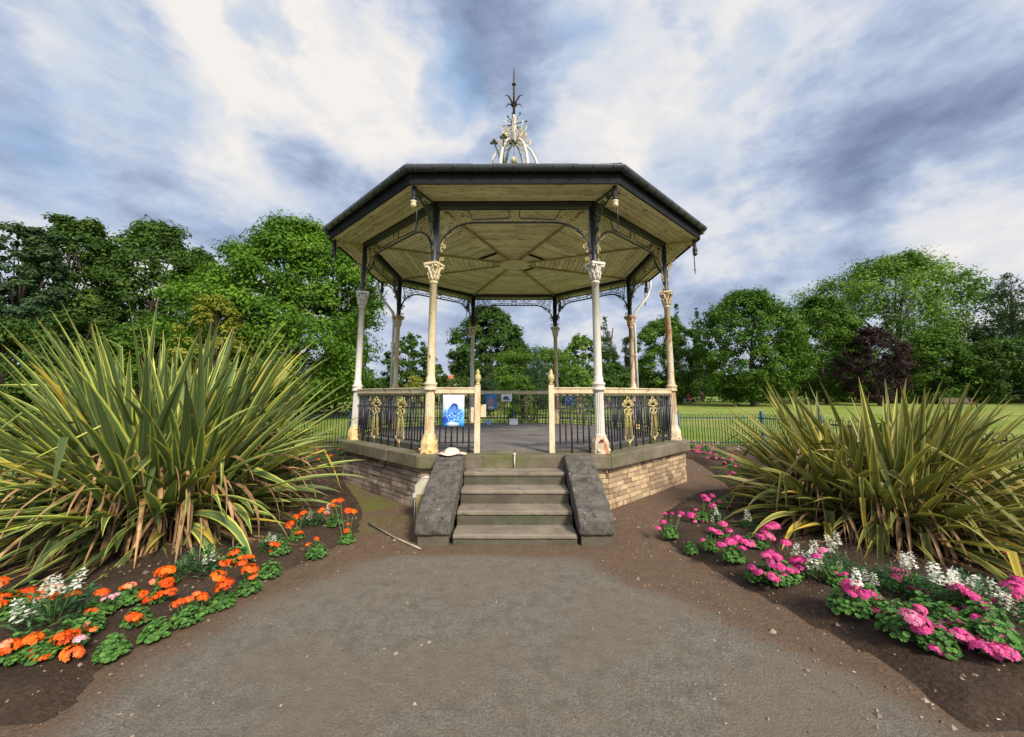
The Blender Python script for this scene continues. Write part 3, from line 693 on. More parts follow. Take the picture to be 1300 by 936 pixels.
for k in range(8):
    # vertex k is at angle pi/8 + k*45deg from the front, counter-clockwise seen from above
    rz = pi/8+k*pi/4
    cs, cc = look[k]
    c = link('column', cmesh('shaft', cs), band, rotz=rz)
    pm = me_ped if k not in (0, 1) else cmesh('pedestal', 'rusty' if k == 0 else 'cream')
    link('pedestal', pm, c); link('capital', cmesh('capital', cc), c); link('upper_post', me_up, c); [link('scroll', q, c) for q in me_curl]
# red plate on the right front pedestal
mb = MB(); mb.box(1.1945, 1.2445, -3.094, -3.084, P+.165, P+.20)
mb.build('plate', surf('maroon_plate', (.12,.01,.015), (.18,.02,.03), 5, .5, 0), band)

# --- friezes and spandrels (front side frame: x along, y = -AP)
def frieze_parts():
    y = -AP
    beam = MB(); beam.box(-HS+.03, HS-.03, y-.045, y+.045, P+3.70, P+3.778)
    rim = MB()
    T = lambda u, z: (u, y, P+z)
    rim.tube([T(-HS+.05, 3.672), T(HS-.05, 3.672)], .011, 4)
    ell = [(-HS+.055+.56*(1-cos(w)), 2.94+.52*sin(w)) for w in np.linspace(.02, pi/2, 16)]
    pts = ell+[(-x, z) for x, z in ell[::-1]]
    rim.tube([T(*p) for p in pts], .018, 6)
    for sx in (-1, 1):                                             # long panels
        fr = [(.09,3.66),(.075,3.595),(.09,3.53),(.64,3.505),(.68,3.58),(.72,3.66)]
        rim.tube([T(sx*a, b) for a, b in fr], .011, 4)
        rim.tube([T(sx*a, b) for a, b in [(.72,3.66),(.80,3.665)]], .008, 4)
    gold = rim; rim.mat = 1
    for sx in (-1, 1):
        c = (.37, 3.588)
        gold.tube([T(sx*(c[0]+.052*cos(w)), c[1]+.044*sin(w)) for w in np.linspace(0, 2*pi, 17)], .010, 4)
        for sg in (-1, 1):
            gold.tube([T(sx*(c[0]+sg*u), c[1]) for u in (.055,.085,.115,.16)], [.010,.022,.012,.004], 4)
            gold.tube([T(sx*(c[0]+sg*a), c[1]+b) for a, b in [(.20,-.03),(.17,0),(.20,.03)]], .007, 4)
        for a in (.012, .046):
            gold.tube([T(sx*u, z) for u, z in spiral(.03+a*.4, 3.59+(a-.03)*1.6, .034, 1.2, 0, 1, 16)], .009, 4)
        gold.tube([T(sx*u, z) for u, z in spiral(.055, 3.505, .03, 1.2, 1, -1, 14)], .008, 4)
    gold.tube([T(.035*cos(w), 3.60+.055*sin(w)) for w in np.linspace(0, 2*pi, 13)], .010, 4)
    for i in range(12):
        u = -.66+1.32*i/11; gold.tube([T(u-.03, 3.478), T(u, 3.488), T(u+.03, 3.478)], .006, 4)
    sp = MB()                                                      # left spandrel scrolls
    e = -HS+.075
    curves = [
        [(e+.012,2.99),(e+.03,3.10),(e+.075,3.22),(e+.10,3.33),(e+.06,3.45),(e+.03,3.60)],
        spiral(e+.055, 3.075, .042, 1.4, -pi*.4, 1), spiral(e+.035, 3.00, .022, 1.1, pi/2, 1, 14), spiral(e+.165, 3.385, .10, 1.9, pi*1.1, -1, 34),
        spiral(e+.075, 3.30, .050, 1.5, pi*.2, 1), spiral(e+.30, 3.47, .065, 1.6, pi*1.2, -1), spiral(e+.09, 3.55, .055, 1.5, 0, 1),
        spiral(e+.235, 3.575, .055, 1.4, pi, -1), spiral(e+.40, 3.535, .045, 1.3, pi*1.2, 1), spiral(e+.335, 3.60, .035, 1.2, 0, -1),
        [(e+.06,3.45),(e+.16,3.50),(e+.28,3.54),(e+.42,3.60),(e+.46,3.655)], [(e+.10,3.22),(e+.20,3.29),(e+.32,3.41),(e+.45,3.46)],
        [(e,3.66),(e+.12,3.655),(e+.30,3.64),(e+.42,3.56),(e+.47,3.49)],
    ]
    for c in curves: sp.tube([T(*p) for p in c], .0085, 4)
    for (u, z) in [(.165,3.385),(.30,3.47),(.075,3.30),(.235,3.575),(.05,3.62)]: sp.ball(T(e+u, z), .016, 5)
    sp2 = MB()
    for c in curves: sp2.tube([T(-p[0], p[1]) for p in c], .0085, 4)
    for (u, z) in [(.165,3.385),(.30,3.47),(.075,3.30),(.235,3.575),(.05,3.62)]: sp2.ball(T(-e-u, z), .016, 5)
    return beam, rim, gold, sp, sp2
bm_, rim_, gd_, sa_, sb_ = frieze_parts()
m_beam = bm_.mesh('beam', M['black']); m_rim = rim_.mesh('frieze', [M['black'], M['gold']])
m_sa = {}; m_sb = {}
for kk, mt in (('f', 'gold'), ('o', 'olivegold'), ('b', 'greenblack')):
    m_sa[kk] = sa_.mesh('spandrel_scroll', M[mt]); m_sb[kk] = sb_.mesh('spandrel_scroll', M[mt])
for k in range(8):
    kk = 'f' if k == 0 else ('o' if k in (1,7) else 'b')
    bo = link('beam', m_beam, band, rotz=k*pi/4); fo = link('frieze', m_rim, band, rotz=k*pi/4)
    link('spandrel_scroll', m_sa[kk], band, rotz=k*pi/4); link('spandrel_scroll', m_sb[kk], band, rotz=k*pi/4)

# --- eave brackets, pendants with hanging rods (radial plane through a column; local y = -radius)
def eave_parts():
    T = lambda r, z: (0, -r, P+z)
    b = MB()
    arc = [(R+.05+.52*(1-cos(w)), 3.08+.60*sin(w)) for w in np.linspace(0, pi/2, 14)]
    b.tube([T(*p) for p in arc], .014, 5); b.tube([T(R+.03, 3.755), T(3.80, 3.755)], .018, 4)
    b.tube([T(R+.045, 2.95), T(R+.05, 3.08)], .012, 5)
    for c in [spiral(R+.13,3.47,.085,1.8,pi,-1,30), spiral(R+.10,3.30,.05,1.5,0,1), spiral(R+.26,3.62,.075,1.6,pi,-1,26), spiral(R+.40,3.69,.045,1.4,pi,-1), spiral(R+.085,3.63,.06,1.5,0,1),
              [(R+.05,3.2),(R+.12,3.38),(R+.22,3.53),(R+.38,3.64),(R+.5,3.72)], [(R+.05,3.75),(R+.17,3.60),(R+.2,3.5)]]:
        b.tube([T(*p) for p in c], .012, 4)
    p = MB()
    rp = 3.76
    p.lathe([(.034,P+3.77),(.034,P+3.60),(.044,P+3.59),(.044,P+3.575),(.03,P+3.565)], 0, -rp, 10)
    k = MB(); k.lathe([(.028,P+3.565),(.046,P+3.555),(.05,P+3.54),(.03,P+3.525),(.042,P+3.505),(.045,P+3.485),(.03,P+3.465),(.012,P+3.45)], 0, -rp, 12)
    rod = MB(); rod.tube([(.045,-rp+.02,P+3.6),(.045,-rp+.02,P+3.16)], .010, 6); rod.tube([(.045+.024*sin(w), -rp+.02, P+3.135+.03*cos(w)) for w in np.linspace(0, 2*pi, 13)], .006, 5)
    rod.ball((.045,-rp+.02,P+3.18), .016, 6)
    return b, p, k, rod
e_b, e_p, e_k, e_r = eave_parts()
mE = e_b.mesh('eave_bracket', M['greenblack']); mE2 = e_b.mesh('eave_bracket', M['olivegold']); mP = e_p.mesh('pendant', M['black']); mK = e_k.mesh('pendant_knob', M['cream']); mK2 = e_k.mesh('pendant_knob', M['black']); mR = e_r.mesh('hanging_rod', M['black'])
for k in range(8):
    rz = pi/8+k*pi/4
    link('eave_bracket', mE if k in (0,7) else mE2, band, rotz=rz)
    p_ = link('pendant', mP, band, rotz=rz); link('pendant_knob', mK if k in (0,7) else mK2, p_); link('hanging_rod', mR, p_)

# --- ceiling and soffit boards, laid parallel to each side
def boards(r_in, r_out, z, name, mat, seed, missing=()):
    rr = random.Random(seed); V = []; F = []; UV = []; Cc = []
    a0 = r_in*C8; a1 = r_out*C8; n = int(round((a1-a0)/.108)); w = (a1-a0)/n
    th = .012
    for i in range(n):
        ya = a0+i*w+.005; yb = a0+(i+1)*w-.005; dz = rr.uniform(-.004, .004)
        cuts = [0, rr.uniform(.3, .7), 1] if yb > 1.2 and rr.random() < .5 else [0, 1]
        for j in range(len(cuts)-1):
            f0, f1 = cuts[j], cuts[j+1]
            if (i, j) in missing or i in missing: 
                if i in missing and j == 0 and len(cuts) > 2: pass
                else: continue
            ta = tan(pi/8); c = rr.random(); b0 = len(V)
            for zz in (z+dz, z+dz+th):
                for (yy, ff) in ((ya, f0), (ya, f1), (yb, f1), (yb, f0)):
                    xx = -yy*ta+2*yy*ta*ff+(.002 if ff == f0 and j else 0); V.append((xx, -yy, P+zz)); UV.append((xx+seed*3.7, yy+i*.37)); Cc.append(c)
            F += [(b0,b0+1,b0+2,b0+3), (b0,b0+4,b0+5,b0+1), (b0+1,b0+5,b0+6,b0+2), (b0+2,b0+6,b0+7,b0+3), (b0+3,b0+7,b0+4,b0)]
    return make_mesh(name, V, F, [mat], col=np.array(Cc), uv=UV)
for k in range(8):
    miss = {7: (4,), 1: (3,), 3: (2,)}.get(k, ())
    link('ceiling_boards', boards(.30, 3.10, 3.775, 'ceiling_boards', M['ceiling'], k, miss), band, rotz=k*pi/4)
    link('soffit_boards', boards(3.26, 3.83, 3.782, 'soffit_boards', M['ceiling'], 20+k), band, rotz=k*pi/4)
mb = MB(); mb.prism(octo(3.80), 'z', P+3.815, P+3.83); mb.build('void_shade_sheet', M['dark'], band)  # near-black sheet: paints the roof space's shade behind missing boards
rib = MB(); rib.box(-.022, .022, -3.14, -.25, P+3.745, P+3.774)
m_rib = rib.mesh('ceiling_rib', surf('rib_paint', (.26,.21,.10), (.40,.33,.16), 6, .7, .3, 40)); 
for k in range(8): link('ceiling_rib', m_rib, band, rotz=pi/8+k*pi/4)
mb = MB(); mb.lathe([(.30,P+3.775),(.33,P+3.76),(.33,P+3.735),(.27,P+3.715),(.22,P+3.725),(.10,P+3.715),(.05,P+3.70),(.02,P+3.68)], 0, 0, 28); mb.build('ceiling_rose', M['ceiling'], band)

# --- fascia, gutter, roof
M['fascia'] = surf('fascia_black', (.008,.009,.013), (.014,.015,.02), 3, .75, .15, 30, spec=.15)
fa = MB(); ring_piece(fa, 3.84, 3.868, P+3.765, P+4.0, 0, 1); m_fa = fa.mesh('fascia', M['fascia'])
gt = MB()
def gut():
    V = []; F = []; n = 10; r = .062; cy_r = 3.935; zc = P+3.975
    xs_ = [-1, 1]
    prof = [(r*cos(w), r*sin(w)) for w in np.linspace(pi, 2*pi, n)]
    prof = [(-r, .012)]+prof+[(r, .014), (r-.008, .014)]+[((r-.008)*cos(w), (r-.008)*sin(w)) for w in np.linspace(2*pi, pi, n)]
    m = len(prof)
    for e in (-1, 1):
        for (a, z) in prof:
            ry = cy_r*C8+a; V.append((e*ry*tan(pi/8), -ry, zc+z))
    F = [(i, (i+1) % m, m+(i+1) % m, m+i) for i in range(m)]
    gt.add(V, F, True)
    L = cy_r*S8
    for i in range(11):                                            # joints and brackets
        x = -L*.92+2*L*.92*i/10
        pts = [(x, -(cy_r*C8+(r+.006)*cos(w)), zc+(r+.006)*sin(w)) for w in np.linspace(pi, 2*pi, 9)]
        gt.tube(pts, .014, 5)
gut()
m_gt = gt.mesh('gutter', M['gutter'])
for k in range(8): link('fascia', m_fa, band, rotz=k*pi/4); link('gutter', m_gt, band, rotz=k*pi/4)
def roof_face():
    V = []; F = []; Cc = []; ta = tan(pi/8); a1 = 3.93*C8; z1 = P+4.005; slope = radians(29); rr = random.Random(5)
    w = .17; i = 0; y = a1
    while y > .12:
        y2 = max(y-w, .05); L = y*ta; nb = max(1, int(2*L/.28)); off = (i % 2)*.5
        for j in range(-1, nb+1):
            xa = -L+(j+off)*2*L/nb; xb = xa+2*L/nb-.004; xa = max(xa, -L); xb = min(xb, L)
            if xb-xa < .02: continue
            h = z1+(a1-y)*tan(slope); h2 = z1+(a1-y2)*tan(slope); th = .014+rr.uniform(0, .012); c = rr.random()
            def cl(x, yy): return max(-yy*ta, min(yy*ta, x))
            b0 = len(V)
            V += [(cl(xa,y), -y, h+th+.012), (cl(xb,y), -y, h+th+.012), (cl(xb,y2), -y2, h2+th), (cl(xa,y2), -y2, h2+th), (cl(xa,y), -y, h-.004), (cl(xb,y), -y, h-.004)]
            Cc += [c]*6; F += [(b0,b0+1,b0+2,b0+3), (b0+4,b0+5,b0+1,b0)]
        y = y2; i += 1
    return make_mesh('roof_slope', V, F, [M['slate']], col=np.array(Cc))
m_rf = roof_face()
for k in range(8): link('roof_slope', m_rf, band, rotz=k*pi/4)
mb = MB(); zt = P+4.005+3.93*C8*tan(radians(29))
for k in range(8):
    a = pi/8+k*pi/4; r0 = 3.93
    mb.tube([(r*sin(a), -r*cos(a), P+4.02+(3.93-r)*C8*tan(radians(29))-.012) for r in (3.93, 2, .1)], .035, 5)
mb.build('roof_ridge', M['slate'], band)

# --- finial
fin = empty('finial', (0,0,0)); fin.parent = band
E0 = EYE
mb = MB()
for k in range(6):
    a = pi/2+k*pi/3
    pts = [(r*sin(a), -r*cos(a), E0+z) for r, z in [(.64,4.80),(.60,5.18),(.565,5.36),(.50,5.56),(.40,5.76),(.27,5.90),(.13,5.96),(.03,5.93)]]
    mb.tube(pts, [.044,.042,.038,.034,.028,.024,.019,.015], 6)
mb.build('crown_arch', M['white'], fin)
mb = MB()
mb.lathe([(.02,E0+5.86),(.04,E0+5.9),(.06,E0+5.98),(.04,E0+6.06),(.05,E0+6.14),(.07,E0+6.25),(.075,E0+6.36),(.055,E0+6.46),(.065,E0+6.55),(.06,E0+6.63),(.04,E0+6.68)], 0, 0, 14)
mb.build('finial_body', M['white'], fin)
mb = MB(); mb.tube([(0,0,E0+6.65),(0,0,E0+7.15),(0,0,E0+7.55),(0,0,E0+7.97)], [.036,.032,.024,.012], 8); mb.ball((0,0,E0+7.52), .055, 7, .7)
for k in range(4):
    a = pi/4*1+k*pi/2; 
    mb.tube([(r*sin(a), -r*cos(a), E0+z) for r, z in [(.03,6.92),(.10,7.03),(.20,7.10),(.30,7.06)]], [.022,.02,.014,.005], 5)
    a += pi/4; mb.tube([(r*sin(a), -r*cos(a), E0+z) for r, z in [(.03,6.98),(.07,7.10),(.11,7.22)]], [.02,.014,.004], 5)
mb.build('spike', surf('rusty_iron', (.035,.028,.022), (.09,.045,.025), 12, .8, .4, 50, ((.025,.022,.02), 8, .45, .1)), fin)
mb = MB()
for k in range(18):                                                # star burst with balls at the long rays
    a = 2*pi*k/18; L = .30 if k % 3 == 0 else .19; el = .35*sin(k*2.3)
    e = (L*cos(a)*.98, -.10*cos(k*1.7), E0+6.45+L*sin(a)); mb.tube([(0,0,E0+6.45), e], [.014,.006], 5)
    if k % 3 == 0: mb.ball(e, .026, 6)
for k in range(10):
    a = 2*pi*k/10; L = .26; e = (.06*cos(k), L*cos(a), E0+6.45+L*sin(a)); mb.tube([(0,0,E0+6.45), e], [.014,.006], 5)
mb.build('starburst', M['greenblack'], fin)
mb = MB()
for k in range(8):
    a = k*pi/4
    def TT(r, z): return (r*sin(a), -r*cos(a), E0+z)
    for c in [spiral(.20,6.22,.085,1.5,pi,1,22), spiral(.19,6.03,.09,1.6,pi,-1,22), spiral(.34,5.99,.075,1.5,pi,-1,20), [(.06,6.0),(.18,6.12),(.28,6.28),(.30,6.40)], [(.08,5.95),(.22,5.88),(.36,5.90),(.42,5.98)]]:
        mb.tube([TT(*p) for p in c], .012, 5)
mb.build('scrollwork', M['cream'], fin)
mb = MB(); mb.tube([(0,0,E0+5.95),(0,0,E0+5.55)], .012, 5); mb.ball((0,0,E0+5.50), .085, 8, 1.1); mb.build('hanging_ball', M['cream'], fin)
mb = MB()                                                          # dark fleur-de-lis cresting in front
for sx, z1 in ((-.27,5.72),(0,5.86),(.27,5.72)):
    mb.tube([(-.24,-.45,E0+4.86),(-.24+sx*.4,-.45,E0+(5.4)),(-.24+sx*.8,-.45,E0+z1-.06)], [.022,.02,.02], 5)
    cx_ = -.24+sx*.8
    for dx, dz in ((-.05,0),(.05,0),(0,.06)): mb.ball((cx_+dx,-.45,E0+z1-.06+dz), .042, 6)
mb.build('fleur_cresting', M['greenblack'], fin)

# --- railings
def railing(x0, x1, orn=(), name='railing'):
    y = -AP
    bars = MB(); L = x1-x0
    nb = int(round(L/.0785)); st = L/nb
    for zz, r in ((.80,.010),(.625,.011),(.145,.010),(.07,.010)): bars.box(x0, x1, y-r, y+r, P+zz-r*.8, P+zz+r*.8)
    for i in range(1, nb):
        x = x0+i*st
        if any(abs(x-o) < .11 for o in orn): continue
        if i % 3: bars.tube([(x,y,P+.12),(x,y,P+.805)], .0105, 6)
        else: bars.tube([(x,y,P+.0),(x,y,P+.69)], .013, 6); bars.ball((x,y,P+.70), .018, 5)
    hr = MB()
    hr.box(x0, x1, y-.032, y+.032, P+.838, P+.905, .006); hr.box(x0, x1, y-.045, y+.045, P+.9055, P+.925, .006)
    gd = MB()
    n2 = int(L/.085)
    for i in range(n2):
        x = x0+(i+.5)*L/n2; gd.tube([(x-.03,y,P+.838),(x-.022,y,P+.812),(x,y,P+.802),(x+.022,y,P+.812),(x+.03,y,P+.838)], .007, 4); gd.ball((x,y,P+.818), .014, 5)
    for o in orn:
        T = lambda u, z: (o+u*1.35, y-.008, P+z)
        for sg in (-1, 1):
            gd.tube([T(sg*.035,.135),T(sg*.035,.45),T(sg*.045,.50)], .011, 5)
            gd.tube([T(sg*.075,.15),T(sg*.07,.30),T(sg*.06,.45)], .007, 4)
            gd.tube([T(sg*(.048+.040*cos(w)), .55+.042*sin(w)) for w in np.linspace(0, 2*pi, 13)], .012, 5)
            gd.tube([T(sg*u, z) for u, z in spiral(.052, .70, .045, 1.5, -pi/2, 1, 16)], .011, 5)
            gd.tube([T(sg*u, z) for u, z in spiral(.108, .665, .026, 1.3, -pi/2, 1, 14)], .009, 5)
            gd.tube([T(0,.045),T(sg*.03,.10),T(sg*.085,.135),T(sg*.10,.17)], .010, 5)
            gd.tube([T(0,.50),T(sg*.02,.62),T(sg*.06,.64),T(sg*.11,.63)], .009, 5)
        gd.tube([T(.03*cos(w), .745+.038*sin(w)) for w in np.linspace(0, 2*pi, 11)], .011, 5)
        gd.tube([T(0,0),T(0,.13)], .009, 5); gd.ball(T(0,.62), .022, 5); gd.ball(T(0,.50), .02, 5)
    return bars.mesh(name, M['black']), hr.mesh('handrail', M['cream']), gd.mesh('gold_ornament', M['gold'])
rb, rh_, rg = railing(-HS+.07, HS-.07, (-.42, .42))
rh2 = None
for k in range(1, 8):
    o = link('railing', rb, band, rotz=k*pi/4); link('handrail', rh_, o); link('gold_ornament', rg, o)
for sx in (-1, 1):
    a, b_ = sorted((sx*.57, sx*(HS-.07)))
    x1_, x2_, x3_ = railing(a, b_, ())
    o = link('railing', x1_, band); link('handrail', x2_, o); link('gold_ornament', x3_, o)
    po = MB(); x = sx*.535
    po.box(x-.04, x+.04, -AP-.04, -AP+.04, P+.0, P+.93, .008); po.lathe([(.05,P+.925),(.056,P+.935),(.056,P+.945),(.045,P+.955)], x, -AP, 4, pi/4, smooth=False)
    po = po.build('newel_post', M['cream'], band)
    kn = MB(); kn.lathe([(.03,P+.955),(.042,P+.965),(.026,P+.985),(.024,P+1.0),(.045,P+1.035),(.05,P+1.065),(.042,P+1.10),(.022,P+1.125),(.03,P+1.14),(.026,P+1.155),(.012,P+1.175),(.004,P+1.195)], x, -AP, 14)
    kn.build('knob', M['gold'], po)
mb = MB(); mb.box(-.49,-.41,-AP-.03,-AP-.015,P+.50,P+.68,.004); mb.box(-.63,-.585,-AP-.02,-AP+.0,P+.42,P+.64,.004); mb.build('gate_latch', M['cream'], band)
# downpipes beside the back side columns
for sx in (-1, 1):
    mb = MB(); cx_, cy_ = sx*R*C8, R*S8
    ox_, oy_ = sx*.02, .10
    px_, py_ = cx_-sx*.12+.0, cy_+.06
    pts = [(sx*3.62, 1.50, P+3.90),(sx*3.60,1.49,P+3.62),(sx*3.50,1.45,P+3.36),(sx*(R*C8+.16), R*S8+.10, P+2.90),(sx*(R*C8+.13), R*S8+.09, P+2.70),(sx*(R*C8+.13), R*S8+.09, P+.02)]
    mb.tube(pts, .034, 10)
    for z in (.9, 1.8, 2.68): mb.tube([(pts[-1][0], pts[-1][1], P+z-.02),(pts[-1][0], pts[-1][1], P+z+.02)], .044, 10)
    mb.build('downpipe', M['pipe'], band)
# bolt stub in the top step
mb = MB(); mb.tube([(.0,-3.222,P-.17),(.0,-3.222,P+.004)], .010, 6); mb.ball((.0,-3.21,P+.02), .02, 6); mb.build('gate_stop', M['pipe'], band)

# ------------------------------------------------------------------ things on the bandstand
def poster(name, label, c, w, h, rz, mat, n=8):
    V = []; UV = []; nx = 8; nz = 8
    for j in range(nz+1):
        for i in range(nx+1):
            u, v = i/nx, j/nz; V.append(((u-.5)*w, .012*sin(u*5+v*2)*(1-v)-.004, -v*h)); UV.append((u, 1-v))
    F = [(j*(nx+1)+i, j*(nx+1)+i+1, (j+1)*(nx+1)+i+1, (j+1)*(nx+1)+i) for j in range(nz) for i in range(nx)]
    o = link(name, make_mesh(name, V, F, [mat], uv=UV, smooth=True), None, c, rz)
    md = o.modifiers.new('thickness', 'SOLIDIFY'); md.thickness = .003
    tag(o, label, 'poster'); return o
def ell(t, uv, cx, cy, rx, ry, nz=None, soft=.15):
    mp = t.mapping(uv, (1/rx, 1/ry, 1), (0,0,0), (-cx/rx, -cy/ry, 0)); ln = t.n('ShaderNodeVectorMath'); ln.operation = 'LENGTH'
    cut = t.n('ShaderNodeVectorMath'); cut.operation = 'MULTIPLY'; cut.inputs[1].default_value = (1,1,0); t.l(mp, cut.inputs[0]); t.l(cut.outputs[0], ln.inputs[0])
    d = ln.outputs['Value']
    if nz is not None: d = t.math('ADD', d, t.math('MULTIPLY_ADD', nz, .7, -.35))
    return t.math('MULTIPLY', t.math('SUBTRACT', 1.0, d), 1/soft, clamp=True)
def poster_mat(which):
    m, t, b, out = new_mat('poster_%s' % which); uv = coord(t, 'UV'); nz = t.noise(uv, 6, 6, .6, .6); nf = t.noise(uv, 16, 5, .6, .8)
    s = t.n('ShaderNodeSeparateXYZ'); t.l(uv, s.inputs[0])
    if which == 'player':
        base = t.ramp(t.math('MULTIPLY_ADD', nz, .35, s.outputs[1]), [(.15, (.01,.20,.65)), (.55, (.12,.50,.85)), (.95, (.72,.72,.80))])
        c = t.mix(ell(t, uv, .17, .66, .13, .09, nz), base, (.62,.58,.66))
        c = t.mix(ell(t, uv, .5, .36, .50, .26, nz), c, t.ramp(nf, [(.42, (.01,.07,.42)), (.55, (.08,.33,.80)), (.62, (.55,.75,.93))]))
        c = t.mix(ell(t, uv, .12, .20, .14, .12, nz), c, (.01,.05,.38))
        c = t.mix(ell(t, uv, .55, .62, .17, .13, nz, .1), c, (.015,.05,.33))
        c = t.mix(ell(t, uv, .54, .555, .11, .10, nz, .2), c, (.10,.22,.62))
        c = t.mix(ell(t, uv, .5, .07, .30, .07, nz), c, (.62,.74,.86))
    elif which == 'brown':
        c = t.ramp(nz, [(.4, (.015,.10,.34)), (.6, (.05,.26,.60))])
        c = t.mix(ell(t, uv, .48, .45, .26, .38, nz), c, (.32,.20,.16)); c = t.mix(ell(t, uv, .5, .1, .3, .12, nz), c, (.55,.50,.52))
    elif which == 'white':
        c = t.mix(ell(t, uv, .45, .45, .30, .30, nz), (.72,.73,.78), (.03,.04,.12)); c = t.mix(ell(t, uv, .55, .25, .35, .12, nz), c, (.12,.22,.50))
    else:
        ax = t.math('ABSOLUTE', t.math('SUBTRACT', s.outputs[0], .5)); vv = t.math('ABSOLUTE', t.math('SUBTRACT', t.math('MULTIPLY', ax, 1.3), t.math('SUBTRACT', s.outputs[1], .36)))
        k = t.math('MULTIPLY', t.math('SUBTRACT', .06, vv), 40, clamp=True); k = t.math('MULTIPLY', k, t.math('LESS_THAN', ax, .28))
        c = t.mix(k, t.ramp(nz, [(.4, (.012,.05,.20)), (.6, (.03,.13,.38))]), (.25,.50,.75))
    t.l(c, b.inputs['Base Color']); b.inputs['Roughness'].default_value = .45; return m
yf = -AP-.05
a = atY(562.5, 501.5, yf); bq = atY(589, 541.5, yf)
poster('poster', 'blue painted poster of a seated musician on the front left railing', ((a[0]+bq[0])/2, yf, a[2]), bq[0]-a[0], a[2]-bq[2], 0, poster_mat('player'))
yb = AP-.06
a = atY(616, 500.5, yb); bq = atY(631, 520, yb); poster('poster', 'blue poster with a brown figure hung on the back railing near the left newel post', ((a[0]+bq[0])/2, yb, a[2]), bq[0]-a[0], a[2]-bq[2], 0, poster_mat('brown'))
a = atY(636, 500.5, yb); bq = atY(650, 510, yb); poster('poster', 'small white poster with a dark blue shape on the back railing', ((a[0]+bq[0])/2, yb, a[2]), bq[0]-a[0], a[2]-bq[2], 0, poster_mat('white'))
a = atY(715, 500.5, yb); bq = atY(728, 515.5, yb); poster('poster', 'dark blue poster with a light V mark behind the front right railing', ((a[0]+bq[0])/2, yb-.02, a[2]), bq[0]-a[0], a[2]-bq[2], 0, poster_mat('vmark'))
# white box on the platform at the back
c = G(652, 539, P+.01)
mb = MB(); w = .23
mb.box(-w/2, w/2, -.10, .10, 0, .14, .012); mb.box(-w/2-.01, w/2+.01, -.11, .11, .142, .158, .006)
o = mb.build('storage_box', surf('white_plastic', (.62,.64,.70), (.70,.72,.76), 4, .4, .1, 20), None, (c[0], c[1], P+.005)); tag(o, 'white plastic lidded box on the platform floor by the back railing', 'box')
# blue carrier bag
def bag():
    c = G(620, 539.5, P+.01)
    bm = bmesh.new(); bmesh.ops.create_icosphere(bm, subdivisions=3, radius=1)
    rr = random.Random(3)
    for v in bm.verts:
        k = 1+.25*sin(v.co.x*7+v.co.z*5)+.12*rr.uniform(-1, 1)
        v.co = Vector((v.co.x*.10*k, v.co.y*.07*k, max(0, (v.co.z+.8)*.075*k)))
    mb = MB(); mb.bm(bm, False); mb.tube([(.05,0,.11),(.08,0,.16),(.11,0,.12)], .006, 5); mb.tube([(-.03,0,.12),(-.01,.02,.16),(.03,0,.13)], .006, 5)
    o = mb.build('carrier_bag', surf('blue_white_plastic', (.10,.30,.60), (.55,.66,.78), 14, .35, .3, 30), None, (c[0], c[1], P+.003)); tag(o, 'crumpled blue and white bag on the platform floor by the back railing', 'bag')
bag()
# bundle of cream cloth on the left stair cheek: a floppy hat shape
def hat():
    V = []; F = []; n = 26; ringz = [(0.001,.085),(.045,.08),(.075,.06),(.095,.02),(.13,.008),(.165,.012)]
    rr = random.Random(9)
    for j, (r, z) in enumerate(ringz):
        for k in range(n):
            w = 2*pi*k/n; q = 1+.10*sin(3*w+1)+.06*sin(5*w); V.append((r*q*1.15*cos(w), r*q*.72*sin(w), z+(.012*sin(4*w+j) if j > 3 else .006*sin(3*w+j))+.004))
    F = [(j*n+k, j*n+(k+1) % n, (j+1)*n+(k+1) % n, (j+1)*n+k) for j in range(len(ringz)-1) for k in range(n)]+[tuple(range(n))]
    o = link('sun_hat', make_mesh('sun_hat', V, F, [M['palewhite']], smooth=True), None, (-.86, -3.25, P+.014)); md = o.modifiers.new('t', 'SOLIDIFY'); md.thickness = .004
    tag(o, 'crumpled cream cloth hat lying on top of the left stair cheek', 'hat')
hat()
# cabinet beside the left stair cheek
def cabinet():
    r = empty('utility_cabinet', (-1.13, -3.62, 0))
    tag(r, 'small cream and olive cabinet with clipped corner against the brick left of the steps', 'cabinet')
    mb = MB(); mb.prism([(-.10,.33),(-.10,.44),(-.02,.53),(.09,.53),(.09,.33)], 'y', -.03, .12); mb.build('upper_panel', M['cab_cream'], r)
    mb = MB(); mb.prism([(-.09,0),(-.09,.326),(.09,.326),(.09,0)], 'y', -.025, .12); mb.build('lower_panel', M['cab_olive'], r)
    mb = MB(); mb.tube([(-.105,-.035,0),(-.105,-.035,.44),(-.02,-.035,.535),(.08,-.035,.535)], .007, 6); mb.box(-.13,-.09,-.05,-.02,.30,.35,.004); mb.build('pipe_edge', M['pipe'], r)
cabinet()
mb = MB(); p0 = G(468, 664, .03); p1 = G(500, 682, .02); p2 = G(534, 697, .018); mb.tube([p0, p1, p2], .011, 6)
o = mb.build('edging_rod', surf('dull_rod', (.22,.19,.14), (.32,.28,.22), 8, .7, .1, 40)); tag(o, 'thin pale rod lying on the soil left of the steps', 'rod')

